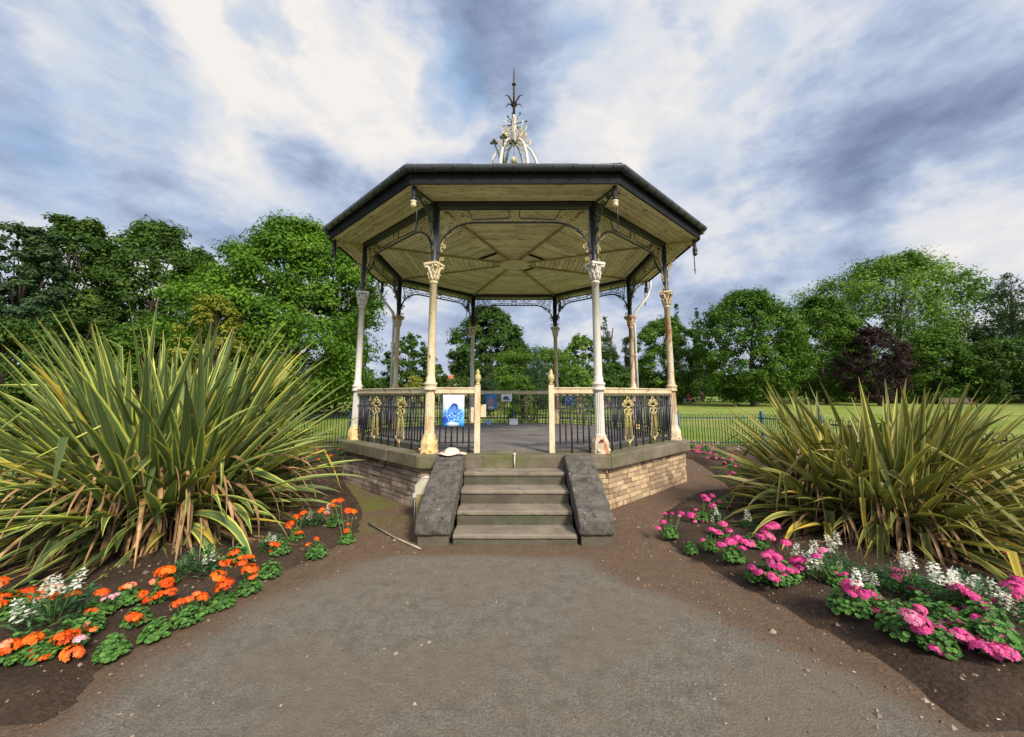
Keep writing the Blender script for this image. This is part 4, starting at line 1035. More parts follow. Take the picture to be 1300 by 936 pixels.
# ------------------------------------------------------------------ garden fence
def fence(label, a, b, group='hoop topped railings round the garden', z=.0):
    a = np.array(a, float); b = np.array(b, float); L = np.linalg.norm(b-a); ang = atan2(b[1]-a[1], b[0]-a[0])
    root = empty('hoop_fence', (a[0], a[1], z), ang); tag(root, label, 'fence', group)
    nb = max(1, int(round(L/2.7))); bl = L/nb; H = .97
    for i in range(nb+1):
        mb = MB(); x = i*bl; mb.box(x-.025, x+.025, -.025, .025, -.05, H+.05, .004); mb.ball((x,0,H+.06), .028, 6); mb.build('fence_post', M['fenceblue'], root)
    for i in range(nb):
        mb = MB(); x0 = i*bl+.03; x1 = (i+1)*bl-.03
        for zz in (.10, .83): mb.box(x0, x1, -.006, .006, zz, zz+.035)
        n = int((x1-x0)/.17); st = (x1-x0)/n
        for j in range(n):
            xa = x0+(j+.22)*st; xb = x0+(j+.78)*st; xm = (xa+xb)/2; rr = (xb-xa)/2
            pts = [(xa,0,.04),(xa,0,H-rr)]+[(xm-rr*cos(w), 0, H-rr+rr*sin(w)) for w in np.linspace(.4, pi-.4, 5)]+[(xb,0,H-rr),(xb,0,.04)]
            mb.tube(pts, .0110, 5)
        mb.build('hoop_panel', M['fence'], root)
FX, FYB, FYF = 7.55, 3.75, -6.0
fence('blue green hoop top fence crossing the lawn behind the bandstand', (-FX, FYB), (FX, FYB))
fence('blue green hoop top fence running along the left side behind the big flax plant', (-FX, FYF), (-FX, FYB-.06))
fence('blue green hoop top fence running along the right side behind the bronze flax plant', (FX, FYF), (FX, FYB-.06))

# ------------------------------------------------------------------ flax plants
def flax(name, label, loc, n, L0, spread, mat, seed, n_dead, wid=.062, LQ=.3):
    r = np.random.default_rng(seed)
    root = empty(name, loc); tag(root, label, 'flax plant', 'spiky flax plants in the beds')
    def leaves(count, kind):
        V = []; F = []; UV = []; Cc = []; ns = 14
        for i in range(count):
            q = (i+.5)/count                                        # 0 = centre/upright, 1 = outside
            fan = int(r.integers(0, 26)); fr = np.random.default_rng(seed*100+fan)
            az0 = fr.uniform(0, 2*pi); rb = spread*sqrt(fr.uniform(0, 1))
            bx, by = rb*cos(az0), rb*sin(az0)
            az = az0+r.normal(0, .9) if rb > spread*.35 else r.uniform(0, 2*pi)
            if kind == 'live':
                el = radians(88)-radians(74)*(.08+.92*q**.80)*r.uniform(.70, 1.12)
                L = L0*r.uniform(.66, 1.08)*(1.0-LQ*max(0, q-.3)); droop = r.uniform(.25, 1.1)*(.25+q)*1.15
                if r.random() < .12: droop *= 1.9
                w = wid*r.uniform(.75, 1.2); kink = r.random() < .15; ks = r.uniform(.4, .75)
            else:
                el = radians(r.uniform(-5, 70)); L = L0*r.uniform(.3, .72); droop = r.uniform(1.3, 3.2); w = wid*r.uniform(.2, .5); kink = r.random() < .4; ks = r.uniform(.3, .6)
            p = np.array([bx+.03*cos(az), by+.03*sin(az), .0 if kind == 'live' else r.uniform(0, .42)]); yawd = r.normal(0, .22); tw = r.normal(0, .5); ds = L/ns; c = r.random(); b0 = len(V)
            e = el; a = az
            for k in range(ns+1):
                s = k/ns
                t_ = np.array([cos(a)*cos(e), sin(a)*cos(e), sin(e)])
                side = np.array([-sin(a), cos(a), 0.]); nrm = np.cross(side, t_); 
                th = tw*s; sd2 = side*cos(th)+nrm*sin(th); nn = nrm*cos(th)-side*sin(th)
                wk = w*(.45+.55*min(1, s*2.6))*(1-max(0, (s-.52)/.48)**1.7)
                wk = max(wk, .0015)
                fold = .42*wk
                V += [p-sd2*wk*.5*1.0-nn*0+nn*(-fold*.0)+(-nn)*0, p+(nn if nn[2] < 0 else -nn)*fold*.55, p+sd2*wk*.5]
                UV += [(0, s), (.5, s), (1, s)]; Cc += [c]*3
                p = p+t_*ds
                if p[2] < .02 and k > 1: p[2] = .02+.01*r.random(); e = max(e, radians(-4))
                e -= droop*(.35+1.3*s)/ns
                e = max(e, radians(-80)); a += yawd/ns
                if kink and abs(s-ks) < .5/ns+1e-6: e -= r.uniform(.9, 1.9)
            for k in range(ns):
                u = b0+k*3; F += [(u, u+1, u+4, u+3), (u+1, u+2, u+5, u+4)]
        return np.array(V), F, UV, np.array(Cc)
    V, F, UV, Cc = leaves(n, 'live'); link('leaves', make_mesh('leaves', V, F, [M[mat]], col=Cc, uv=UV, smooth=False), root)
    V, F, UV, Cc = leaves(n_dead, 'dead'); link('dead_leaves', make_mesh('dead_leaves', V, F, [M['flax_dead']], col=Cc, uv=UV, smooth=False), root)
    return root
c = G(212, 668, .05); print('flax L', c)
flax('flax_plant', 'huge green and cream striped flax plant with upright blades left of the bandstand', (c[0], c[1], .06), 1050, 2.46, .46, 'flax_a', 11, 1000, .090, .64)
c = G(1108, 672, .05); print('flax R', c)
flax('flax_plant', 'lower bronze and olive flax plant with a dead brown skirt right of the bandstand', (c[0], c[1], .06), 800, 1.70, .50, 'flax_b', 23, 900, .076, .20)

# ------------------------------------------------------------------ bedding plants
def disc_leaf(V, F, Cc, c, n, r, col, lobes=7):
    n = np.array(n)/np.linalg.norm(n); a = np.cross(n, [0.3,.2,1]); a /= np.linalg.norm(a); b = np.cross(n, a); b0 = len(V)
    V.append(np.array(c)-n*r*.18); m = lobes*2
    for k in range(m):
        w = 2*pi*k/m; rr = r*(1.0 if k % 2 == 0 else .86); V.append(np.array(c)+rr*(a*cos(w)+b*sin(w))+n*r*(.10 if k % 2 else -.02))
    Cc += [col]*(m+1)
    F += [(b0, b0+1+k, b0+1+(k+1) % m) for k in range(m)]
def ger_foliage(seed, R0=.125, n=190):
    r = np.random.default_rng(seed); V = []; F = []; Cc = []
    for i in range(n):
        a = r.uniform(0, 2*pi); q = sqrt(r.random()); h = .19*(1-q*q*.72)*r.uniform(.35, 1.08)+.015
        c = (R0*q*cos(a), R0*q*sin(a), h); nn = (cos(a)*q*.8+r.normal(0,.3), sin(a)*q*.8+r.normal(0,.3), 1.0)
        disc_leaf(V, F, Cc, c, nn, r.uniform(.013, .027), float(np.clip(r.normal(.5,.25), 0, 1)))
    return make_mesh('foliage', np.array(V), F, [M['ger_leaf']], col=np.array(Cc))
def petals_cluster(seed, Rr, mat, n=26, flat=.55, name='flower_head'):
    r = np.random.default_rng(seed); V = []; F = []; Cc = []
    for i in range(n):
        z = r.uniform(.0, 1); a = i*2.39996+r.normal(0,.2); q = sqrt(1-z*z); nn = np.array([q*cos(a), q*sin(a), z+.15]); nn /= np.linalg.norm(nn)
        c = np.array([q*cos(a), q*sin(a), z*flat])*Rr*r.uniform(.82, 1.05); s = Rr*.34; u = np.cross(nn, [0.1,.3,1]); u /= np.linalg.norm(u); v = np.cross(nn, u); col = r.random(); a0 = r.uniform(0, 6)
        for k in range(5):
            w = a0+2*pi*k/5; d = u*cos(w)+v*sin(w); e = np.cross(nn, d); b0 = len(V)
            V += [c, c+d*s*.6+e*s*.36+nn*s*.12, c+d*s*1.05+nn*s*.05, c+d*s*.6-e*s*.36+nn*s*.12]; Cc += [np.clip(col*.7+.3*r.random()-.1*(1), 0, 1)]*4
            F.append((b0, b0+1, b0+2, b0+3))
    return make_mesh(name, np.array(V), F, [M[mat]], col=np.array(Cc))
def ant_foliage(seed, R0=.15, n=300, H=.20):
    r = np.random.default_rng(seed); V = []; F = []; Cc = []
    for i in range(n):
        a = r.uniform(0, 2*pi); q = sqrt(r.random()); h = H*(1-q*q*.6)*r.uniform(.15, 1.05); c = np.array([R0*q*cos(a), R0*q*sin(a), h])
        el = r.uniform(.1, 1.1); az = a+r.normal(0, .9); d = np.array([cos(az)*cos(el), sin(az)*cos(el), sin(el)]); sd = np.array([-sin(az), cos(az), 0]); L = r.uniform(.045, .075); w = L*.13; b0 = len(V)
        V += [c, c+d*L*.5+sd*w, c+d*L-np.array([0,0,L*.2]), c+d*L*.5-sd*w]; Cc += [float(np.clip(r.normal(.5,.25), 0, 1))]*4; F.append((b0, b0+1, b0+2, b0+3))
    return make_mesh('foliage', np.array(V), F, [M['ant_leaf']], col=np.array(Cc))
def ant_spike(seed, L=.13):
    r = np.random.default_rng(seed); V = []; F = []; Cc = []; Mi = []
    for i in range(22):
        z = L*i/22; rad = .026*(1-.55*i/22); a = i*2.39996; c = np.array([rad*cos(a), rad*sin(a), z]); s = .026*(1-.45*i/22)
        for k in range(4):
            w = r.uniform(0, 2*pi); d = np.array([cos(a), sin(a), .1])*.6+np.array([cos(w), sin(w), r.uniform(-.5,.8)])*.7; d /= np.linalg.norm(d); e = np.cross(d, [0,0,1.]); e /= np.linalg.norm(e)+1e-6; b0 = len(V)
            V += [c, c+d*s*.6+e*s*.5, c+d*s*1.1, c+d*s*.6-e*s*.5]; Cc += [r.random()]*4; F.append((b0, b0+1, b0+2, b0+3))
    return make_mesh('flower_spike', np.array(V), F, [M['whitep']], col=np.array(Cc))
GF = [ger_foliage(100+i) for i in range(4)]; AF = [ant_foliage(200+i) for i in range(3)]; SPK = [ant_spike(300+i) for i in range(3)]
HEAD = {c: [petals_cluster(400+i*7+len(c), .060, c, 34, .62) for i in range(3)] for c in ('orange', 'pink', 'palepink')}
HEAD['purplep'] = [petals_cluster(555, .035, 'purplep', 14)]
def plant(kind, fx, fy, heads, label, scale=1.0, hs=1.0):
    """fx,fy: where the foot of the plant is seen; heads: list of (x, y, colour) seen above it"""
    g = G(fx, fy-7*scale, .06); z = float(bed_h(g[0], g[1]))-.0
    root = empty({'g': 'geranium', 's': 'snapdragon', 'p': 'pansy'}[kind], (g[0], g[1], z), random.uniform(0, 6))
    tag(root, label, {'g': 'geranium', 's': 'snapdragon', 'p': 'pansy'}[kind], 'bedding plants in the flower beds')
    f = link('foliage', random.choice(GF if kind != 's' else AF), root); f.scale = (scale*.84, scale*.84, scale*.84)
    inv = Matrix.Rotation(-root.rotation_euler.z, 4, 'Z')
    st = MB()
    extra = []
    if kind == 'g':
        for (hx, hy, col) in heads:
            if col in ('orange', 'pink') and random.random() < (.75 if col == 'pink' else .7): extra.append((hx+random.uniform(-13, 13)*scale, hy+random.uniform(-3, 11)*scale, col))
    for (hx, hy, col) in heads+extra:
        Yh = g[1]+random.uniform(-.12, -.02)*scale; p = Vector(atY(hx, hy, Yh)); 
        l = inv @ (p-Vector(root.location))
        l.z = max(l.z, .05)
        if col == 's':
            o = link('flower_spike', random.choice(SPK), root, l-Vector((0,0,.06))); k = random.uniform(.8, 1.15)*hs; o.scale = (k, k, k)
        else:
            o = link('flower_head', random.choice(HEAD[col]), root, l-Vector((0,0,.015))); k = random.choice([.55,.72,.85,.9,1.0])*hs*(.86 if fy > 780 else 1)*(1 if col != 'palepink' else .7); o.scale = (k, k, k)
        o.rotation_euler = (random.uniform(-.3,.3), random.uniform(-.3,.3), random.uniform(0,6))
        st.tube([(l.x*.25, l.y*.25, .03), (l.x*.7, l.y*.7, l.z*.6), (l.x, l.y, l.z-.01)], .0035, 4)
    if heads: st.build('stems', M['stem'], root)
    return root
o_, p_, w_, s_ = 'orange', 'pink', 'palepink', 's'
PL = [
 # ---- left bed, from the steps outwards
 ('g',402,707,[(402,682,o_)],'orange geranium with one low flower head, at the bed edge nearest the steps',.9,.8),
 ('g',441,688,[(442,664,o_),(442,647,o_),(432,634,o_)],'orange geranium with a stack of three flower heads at the tip of the left bed',.75,.75),
 ('s',394,676,[(393,652,s_),(416,645,s_)],'white snapdragon among orange geraniums near the tip of the left bed',.95,.7),
 ('g',376,692,[(369,663,o_),(380,675,o_),(385,650,o_)],'orange geranium with three heads left of the white snapdragon at the left bed tip',.7,.75),
 ('g',424,676,[(409,645,o_),(421,641,o_)],'orange geranium between the white snapdragon and the tip of the left bed',.8,.65),
 ('g',343,731,[],'geranium without flowers at the path edge in the middle of the left bed',1.0,1),
 ('g',316,750,[(314,705,o_),(317,721,o_)],'orange geranium with two heads one above the other in the middle of the left bed',1.0,.95),
 ('g',281,768,[(277,729,o_),(282,745,o_),(289,713,o_)],'orange geranium with three heads beside the dark leafy snapdragon in the left bed',1.0,.95),
 ('s',252,740,[(271,702,s_),(262,706,s_)],'snapdragon bush with small white spikes at the foot of the big flax plant',1.25,.55),
 ('g',238,788,[(230,761,o_),(239,759,o_)],'orange geranium with two small heads, third clump along the path in the left bed',1.0,.62),
 ('g',198,806,[],'flowerless geranium second from the front along the path in the left bed',.95,1),
 ('g',197,772,[(188,762,o_),(202,753,o_),(215,749,o_),(181,752,o_)],'orange geranium with four little heads on bare soil in the left bed',.65,.6),
 ('g',210,752,[(212,723,o_),(196,736,o_),(212,737,o_)],'orange geranium under the yellow tipped drooping flax leaf',.8,.95),
 ('g',161,778,[(158,743,o_),(149,752,w_)],'orange geranium with one head right of the big white snapdragon',1.0,.85),
 ('g',126,793,[(127,749,o_),(118,775,o_),(138,757,w_)],'orange geranium with a pale pink head beside the big white snapdragon in the left bed',.9,1.0),
 ('g',142,831,[],'low flowerless geranium at the near end of the left bed, on the path side',.9,1),
 ('s',66,808,[(57,738,s_),(96,735,s_),(28,772,s_),(42,767,s_),(62,744,s_),(75,741,s_)],'large dark green snapdragon bush with white spikes at the near end of the left bed',1.45,.85),
 ('g',40,778,[(34,752,o_),(66,747,o_),(87,747,o_),(26,755,o_)],'orange geranium behind the large white snapdragon at the left edge of the photo',1.1,1.0),
 ('g',82,838,[(87,805,o_),(51,822,o_),(40,812,o_),(95,833,o_),(102,808,w_)],'orange geranium with four big heads at the front corner of the left bed',1.1,1.15),
 ('g',20,850,[(8,814,o_),(14,818,o_)],'orange geranium cut by the lower left corner of the photo',1.0,1.0),
 ('g',8,795,[(2,736,o_),(3,756,o_)],'orange geranium at the left border of the photo under the flax leaves',1.1,.9),
 ('g',413,592,[(412,583,o_),(403,570,o_),(420,578,o_)],'small orange geranium beyond the flax leaf tips by the left corner of the brick',.9,.8),
 ('g',432,583,[(430,570,o_),(437,574,o_),(424,562,o_)],'orange geranium beside the far left corner of the brick base',.9,.8),
 ('s',428,574,[(428,556,s_),(434,560,s_)],'white snapdragon by the far left corner of the brick base',.8,.8),
 ('g',378,630,[(372,618,o_),(385,620,o_)],'orange geranium peeping between the flax leaves behind the left bed tip',.8,.8),
 # ---- right bed
 ('g',851,685,[(842,661,p_),(853,650,p_),(865,650,p_)],'pink geranium with three small heads at the tip of the right bed nearest the steps',.85,.62),
 ('g',890,670,[(896,632,p_),(883,646,p_),(892,660,p_),(879,652,p_),(904,628,p_)],'pink geranium with five heads just behind the tip of the right bed',.8,.78),
 ('s',911,668,[(909,646,s_),(905,662,s_),(913,655,s_)],'white snapdragon among pink geraniums near the tip of the right bed',.75,.75),
 ('g',920,652,[(913,636,p_),(925,648,p_),(903,640,p_)],'pink geranium behind the first white snapdragon in the right bed',.7,.7),
 ('g',877,702,[],'small flowerless geranium on the path side near the tip of the right bed',.65,1),
 ('g',901,706,[(892,684,p_),(903,671,p_)],'pink geranium with two heads beside the small flowerless one in the right bed',.75,.75),
 ('g',932,722,[(927,687,p_),(944,687,p_),(936,681,p_)],'pink geranium with a broad cluster at the path edge, fifth clump from the steps',.95,.85),
 ('g',962,704,[(960,690,p_),(970,672,p_),(966,680,p_),(975,668,p_)],'pink geranium with tall heads at the left foot of the bronze flax',.9,.85),
 ('s',950,676,[(949,653,s_)],'single white snapdragon at the left foot of the bronze flax plant',.6,.8),
 ('g',983,750,[(981,712,p_),(994,728,p_),(977,700,p_),(986,705,p_)],'bushy pink geranium with a low front head in the middle of the right bed',1.15,.9),
 ('g',1013,740,[(1010,709,p_),(1014,718,p_),(997,687,p_),(1003,712,p_)],'pink geranium between two clumps of white snapdragon in the right bed',.95,.8),
 ('s',1036,744,[(1008,696,s_),(1032,704,s_),(1036,697,s_),(1028,712,s_),(1042,712,s_)],'white snapdragon with five tall spikes in the middle of the right bed',1.15,.95),
 ('s',1064,735,[(1062,683,s_),(1064,720,s_),(1058,690,s_)],'white snapdragon rising in front of the dead brown flax leaves',.9,.9),
 ('g',1064,752,[(1062,726,p_),(1044,697,p_)],'pink geranium with one small head below the tall snapdragon in the right bed',.8,.75),
 ('g',1080,792,[(1080,740,p_),(1081,751,p_),(1076,746,p_),(1086,731,s_)],'pink geranium with stacked heads over a wide leafy mound in the right bed',1.15,1.0),
 ('g',1106,768,[(1104,751,p_),(1112,756,p_)],'pink geranium with one head on bare soil right of the stacked heads',.6,.85),
 ('s',1143,765,[(1149,712,s_),(1157,710,s_),(1146,706,s_)],'snapdragon bush with twin white spikes left of the purple pansy',1.15,.85),
 ('g',1140,752,[(1138,724,p_),(1145,726,p_)],'pink geranium with a single head above the snapdragon leaves in the right bed',.7,.85),
 ('g',1152,825,[(1163,785,p_),(1170,792,p_),(1156,780,p_)],'pink geranium with one broad head at the path edge in the right bed',1.25,1.0),
 ('s',1197,783,[(1184,725,s_),(1208,731,s_),(1190,729,s_),(1214,733,s_)],'leafy white snapdragon beneath the purple pansy in the right bed',1.25,.9),
 ('p',1197,748,[(1197,736,'purplep'),(1201,739,'purplep')],'dark purple pansy between two white snapdragon spikes',.5,1.3),
 ('g',1232,790,[(1222,747,p_),(1234,755,p_),(1244,762,p_),(1210,777,p_),(1217,742,p_)],'pink geranium with a long slanting row of heads right of the purple pansy',1.0,.95),
 ('g',1228,830,[(1226,807,p_),(1220,800,p_),(1234,812,p_)],'pink geranium near the bottom right with one ragged head',.9,.95),
 ('g',1257,815,[(1248,787,p_),(1258,794,p_),(1274,800,p_),(1240,784,p_)],'pink geranium with two wide heads behind the lowest right one',1.1,1.05),
 ('g',1270,846,[(1265,820,p_),(1257,816,p_),(1272,825,p_)],'pink geranium with the lowest broad head in the bottom right corner',1.2,1.1),
 ('s',1264,795,[(1267,746,s_),(1278,768,s_),(1256,772,s_),(1272,757,s_)],'white snapdragon at the right edge behind the broad pink heads',1.2,.9),
 ('g',1292,778,[(1291,733,p_),(1294,752,p_),(1281,754,p_),(1299,741,p_)],'pink geranium at the right border of the photo below the flax leaves',1.1,1.05),
 ('g',1280,722,[(1277,703,p_),(1288,711,p_)],'pink geranium half hidden by flax leaves at the right border',.9,.8),
 ('g',878,578,[(873,563,p_),(880,560,p_),(884,566,p_),(876,570,p_),(888,573,p_),(881,575,p_)],'pink geranium touching the right corner of the stone coping',1.15,.8),
 ('g',896,584,[(893,566,p_),(900,563,p_),(904,571,p_),(896,577,p_),(890,561,p_),(902,581,p_)],'pink geranium second from the coping corner in the inner row',1.15,.8),
 ('g',912,592,[(908,577,p_),(914,572,p_),(918,583,p_),(909,588,p_),(905,567,p_),(921,576,p_)],'pink geranium third from the coping corner in the inner row',1.15,.8),
 ('g',925,602,[(920,587,p_),(928,583,p_),(931,592,p_),(922,596,p_),(934,599,p_)],'pink geranium fourth from the coping corner in the inner row',1.1,.8),
 ('g',934,614,[(930,601,p_),(937,598,p_),(940,608,p_),(931,611,p_),(926,607,p_)],'pink geranium at the near end of the inner row left of the bronze flax',1.1,.8),
 ('g',944,632,[(938,621,p_),(946,619,p_),(951,627,p_)],'pink geranium tucked under the left leaves of the bronze flax',.9,.75),
 ('s',916,575,[(911,562,s_),(937,568,s_)],'white snapdragon in the inner row behind the pink geraniums near the coping',.9,.8),
 ('g',1000,748,[(1003,722,p_),(990,718,p_)],'pink geranium squeezed between the bushy one and the five spiked snapdragon',.9,.8),
 ('g',915,690,[(918,664,p_),(925,672,p_),(911,674,p_)],'pink geranium behind the broad cluster at the path edge',.8,.75),
 ('s',1105,755,[(1100,728,s_),(1110,732,s_)],'small white snapdragon behind the stacked pink heads',.9,.8),
 ('g',1175,800,[(1180,775,p_),(1168,770,p_)],'pink geranium behind the single broad head at the path edge',.95,.8),
 ('g',1205,812,[(1200,790,p_),(1212,786,p_)],'pink geranium between the leafy snapdragon and the ragged head',.9,.85),
 ('s',1236,768,[(1230,738,s_),(1243,742,s_)],'white snapdragon behind the long slanting row of pink heads',1.0,.9),
 ('g',355,712,[(352,690,o_),(345,697,o_)],'orange geranium in the gap left of the one nearest the steps in the left bed',.85,.75),
 ('g',300,722,[(298,700,o_),(306,706,o_)],'orange geranium beneath the drooping flax tips in the middle of the left bed',.9,.75),
 ('g',255,775,[(250,752,o_),(258,757,o_)],'orange geranium tucked between two path side clumps in the left bed',.75,.7),
 ('g',172,800,[(168,780,o_),(177,784,o_)],'orange geranium behind the second flowerless clump in the left bed',.85,.7),
 ('g',110,815,[(108,790,o_),(119,796,o_),(101,797,o_)],'orange geranium on the right flank of the large white snapdragon',.95,.75),
 ('g',50,848,[(48,832,o_),(57,836,o_)],'orange geranium on the bottom edge between the two nearest orange clumps',.95,.85),
 ('s',345,705,[(340,680,s_),(349,684,s_)],'small white snapdragon under the flax skirt at the back of the left bed',.85,.65),
 ('g',960,742,[(956,720,p_),(965,724,p_)],'pink geranium on the path side left of the bushy one',.8,.75),
 ('g',1120,795,[(1116,772,p_),(1127,776,p_)],'pink geranium between the stacked heads and the single broad head',.85,.75),
 ('g',1190,838,[(1186,820,p_),(1197,824,p_)],'pink geranium at the bottom edge left of the lowest broad head',.95,.8),
 ('g',1165,765,[(1160,744,p_),(1171,748,p_)],'pink geranium between the two leafy snapdragon bushes',.85,.75),
]
for k, x, y, h, lab, sc, hs in PL: plant(k, x, y, h, lab, sc*(.84 if (x < 360 and y > 725 and k == 'g') else 1), hs)

# ------------------------------------------------------------------ trees
def tube_np(mb, p0, p1, r0, r1, bend, n=6, seg=5):
    p0, p1 = np.array(p0, float), np.array(p1, float)
    ts = np.linspace(0, 1, seg+1); pts = [p0+(p1-p0)*t+np.array(bend)*sin(pi*t) for t in ts]
    mb.tube(pts, [r0+(r1-r0)*t for t in ts], n)
def tree_meshes(seed, H, W, kind, leafmat, nleaf, leaf, th=.18, ncl=90, irr=.2):
    r = np.random.default_rng(seed)
    ph = r.uniform(0, 6, 6)
    def prof(t, a):
        if kind == 'round': b = (max(0, 1-abs(2*t-.92)**2.4))**.62 if t < .96 else .35
        elif kind == 'cone': b = (1-t)**.8*.98+.03
        elif kind == 'column': b = (.35+.65*min(1, t*4))*(1-t**3)**.8
        elif kind == 'bush': b = (1-(t)**2.6)**.6
        elif kind == 'cedar': b = (.45+.55*(1-t)**.7)*(.9 if t < .95 else .6)
        else: b = 1
        return W/2*b*(1+irr*sin(2*a+ph[0]+3*t)*.7+irr*.8*sin(3*a+ph[1]-5*t)+irr*.5*sin(5*a+ph[2]+9*t))
    z0 = H*th; cl = []; ncl = int(ncl*(2.1 if kind in ('round','bush') else 1.2))
    while len(cl) < ncl:
        t = r.random()**(.85 if kind != 'cone' else 1.15); a = r.uniform(0, 2*pi)
        if kind == 'cedar': t = (int(r.integers(0, 6))+.5)/6+r.normal(0, .012)
        R_ = prof(t, a)
        f = {'column': r.uniform(.1, .75), 'cone': r.uniform(.05, .95)}.get(kind, r.uniform(.35, .95))
        q = sqrt(f)*.92
        z = z0+(H-z0)*t
        rc = {'round': W*.074, 'bush': W*.085, 'cone': max(.45, R_*.40), 'column': max(.25, R_*.6), 'cedar': W*.14}[kind]*r.uniform(.65, 1.3)
        z = min(z, H-rc*.55)
        cl.append((R_*q*cos(a), R_*q*sin(a), z, rc, r.random()))
    cl = np.array(cl)
    wgt = cl[:,3]**2; wgt /= wgt.sum(); idx = r.choice(len(cl), nleaf, p=wgt)
    d = r.normal(0, 1, (nleaf, 3)); d /= np.linalg.norm(d, axis=1)[:,None]
    rad = cl[idx,3]*r.random(nleaf)**(1/2.2)*np.where(r.random(nleaf) < .10, 1.15, 1.0)
    rad = rad*(1+.25*np.sin(d[:,0]*5+idx)+.2*np.sin(d[:,2]*6+idx*2.1))
    sq = np.array([1,1,.26 if kind == 'cedar' else .72]); pos = cl[idx,:3]+d*rad[:,None]*sq
    out = pos-np.array([0,0,H*.5]); out /= np.linalg.norm(out, axis=1)[:,None]+1e-6
    nrm = d*.85+out*.35+np.array([0,0,.42])+r.normal(0, .36, (nleaf,3)); nrm /= np.linalg.norm(nrm, axis=1)[:,None]
    ref = r.normal(0, 1, (nleaf,3)); 
    if kind in ('cone', 'cedar'): ref = out*1.5+r.normal(0, .5, (nleaf,3))+np.array([0,0,-.25])
    if kind == 'column': ref = np.array([0,0,1.])+r.normal(0, .35, (nleaf,3))
    u = ref-nrm*(ref*nrm).sum(1)[:,None]; u /= np.linalg.norm(u, axis=1)[:,None]+1e-6; v = np.cross(nrm, u)
    s = leaf*r.choice([.55,.8,1.0,1.3], nleaf)*r.uniform(.8, 1.2, nleaf); wd = {'cone': .32, 'cedar': .40, 'column': .30}.get(kind, .62)
    A = pos-u*s[:,None]*.5; B = pos+v*s[:,None]*wd*.5+nrm*s[:,None]*.10; C = pos+u*s[:,None]*.5-nrm*s[:,None]*.08; D = pos-v*s[:,None]*wd*.5+nrm*s[:,None]*.10
    Vv = np.stack([A,B,C,D], 1).reshape(-1,3); F = np.arange(nleaf*4).reshape(-1,4)
    cv = np.clip(.50*cl[idx,4]+.34*r.random(nleaf)+.02+.16*(rad/cl[idx,3]), 0, 1)
    me = make_mesh('crown', Vv, F, [M[leafmat]], col=np.repeat(cv, 4))
    tb = MB(); tr = max(.07, H*.022)
    top = H*(.86 if kind in ('cone','column') else .62)
    base_pts = [(0,0,-.3),(0,0,.12),(r.normal(0,.02)*H,r.normal(0,.02)*H,top*.5),(r.normal(0,.03)*H,r.normal(0,.03)*H,top)]
    tb.tube(base_pts, [tr*1.5, tr*1.1, tr*.8, tr*.25], 9)
    for i in r.choice(len(cl), min(len(cl), 26 if kind != 'column' else 4), replace=False):
        c = cl[i]; zz = min(top*.95, max(H*th*.7, c[2]*r.uniform(.45, .75))); f = zz/top
        p0 = np.array(base_pts[2])*min(1, f*2) if f < .5 else np.array(base_pts[2])+(np.array(base_pts[3])-np.array(base_pts[2]))*(f-.5)*2; p0 = np.array([p0[0], p0[1], zz])
        tube_np(tb, p0, c[:3], tr*.42*(1-.5*f), tr*.08, (0,0,-.03*H if kind != 'round' else .03*H), 5)
    return me, tb.mesh('trunk', M['bark'])
def tree(label, px, Y, top, wpx, kind, mat, nleaf=12000, leaf=.3, th=.18, seed=0, ncl=90, irr=.2, name='tree', group='trees round the park lawn', cat='tree'):
    """px: photo column of the trunk; Y: metres from the camera; top: photo row of the tip; wpx: crown width in photo pixels"""
    p = atY(px, top, Y-DIST); gz = float(ground_z(p[0], p[1])); H = p[2]-gz; W = wpx/F_PX*Y*cos(PITCH)*1.02
    a, b = tree_meshes(seed or int(px), H, W, kind, mat, nleaf, leaf, th, ncl, irr)
    root = empty(name, (p[0], p[1], gz-.02)); tag(root, label, cat, group)
    link('crown', a, root); link('trunk', b, root); return root
T = tree
# left side
T('tall thin dark conifer with wispy hanging foliage at the far left', 42, 25, 290, 112, 'round', 'leaf_pine', 26000, .22, .04, 1, 120, .35, 'larch_tree')
T('dark tree with open airy top second from the left', 105, 30, 279, 128, 'round', 'leaf_dark', 32000, .26, .06, 2, 130, .28)
T('broad dark green tree between the airy tree and the chestnut', 200, 33, 289, 170, 'round', 'leaf_dark', 46000, .28, .12, 3, 170, .2)
T('dark tree filling the gap left of the chestnut', 262, 36, 318, 90, 'round', 'leaf_dark', 11000, .3, .15, 4, 80, .2)
T('huge bright green horse chestnut tree left of the bandstand', 382, 24, 289, 238, 'round', 'leaf_bright', 110000, .19, .06, 5, 260, .14, 'horse_chestnut_tree')
T('small yellow green tree in front of the dark trees', 278, 19, 378, 90, 'round', 'leaf_yellow', 9000, .16, .1, 6, 70, .25)
T('dark leafy understorey shrub at the left edge', 15, 21, 405, 130, 'bush', 'leaf_dark', 12000, .2, .02, 7, 70, .2, 'shrub', 'shrubs along the lawn edge', 'shrub')
T('dark leafy shrub behind the striped flax plant', 105, 22, 395, 140, 'bush', 'leaf_dark', 12000, .2, .02, 8, 70, .2, 'shrub', 'shrubs along the lawn edge', 'shrub')
T('mid green shrub behind the right half of the striped flax plant', 205, 23, 402, 140, 'bush', 'leaf_mid', 12000, .2, .02, 9, 70, .2, 'shrub', 'shrubs along the lawn edge', 'shrub')
T('low dark shrub under the chestnut crown', 320, 27, 440, 150, 'bush', 'leaf_dark', 10000, .2, .02, 10, 70, .2, 'shrub', 'shrubs along the lawn edge', 'shrub')
T('low shrub under the right side of the chestnut', 430, 30, 455, 130, 'bush', 'leaf_dark', 9000, .22, .02, 12, 60, .2, 'shrub', 'shrubs along the lawn edge', 'shrub')
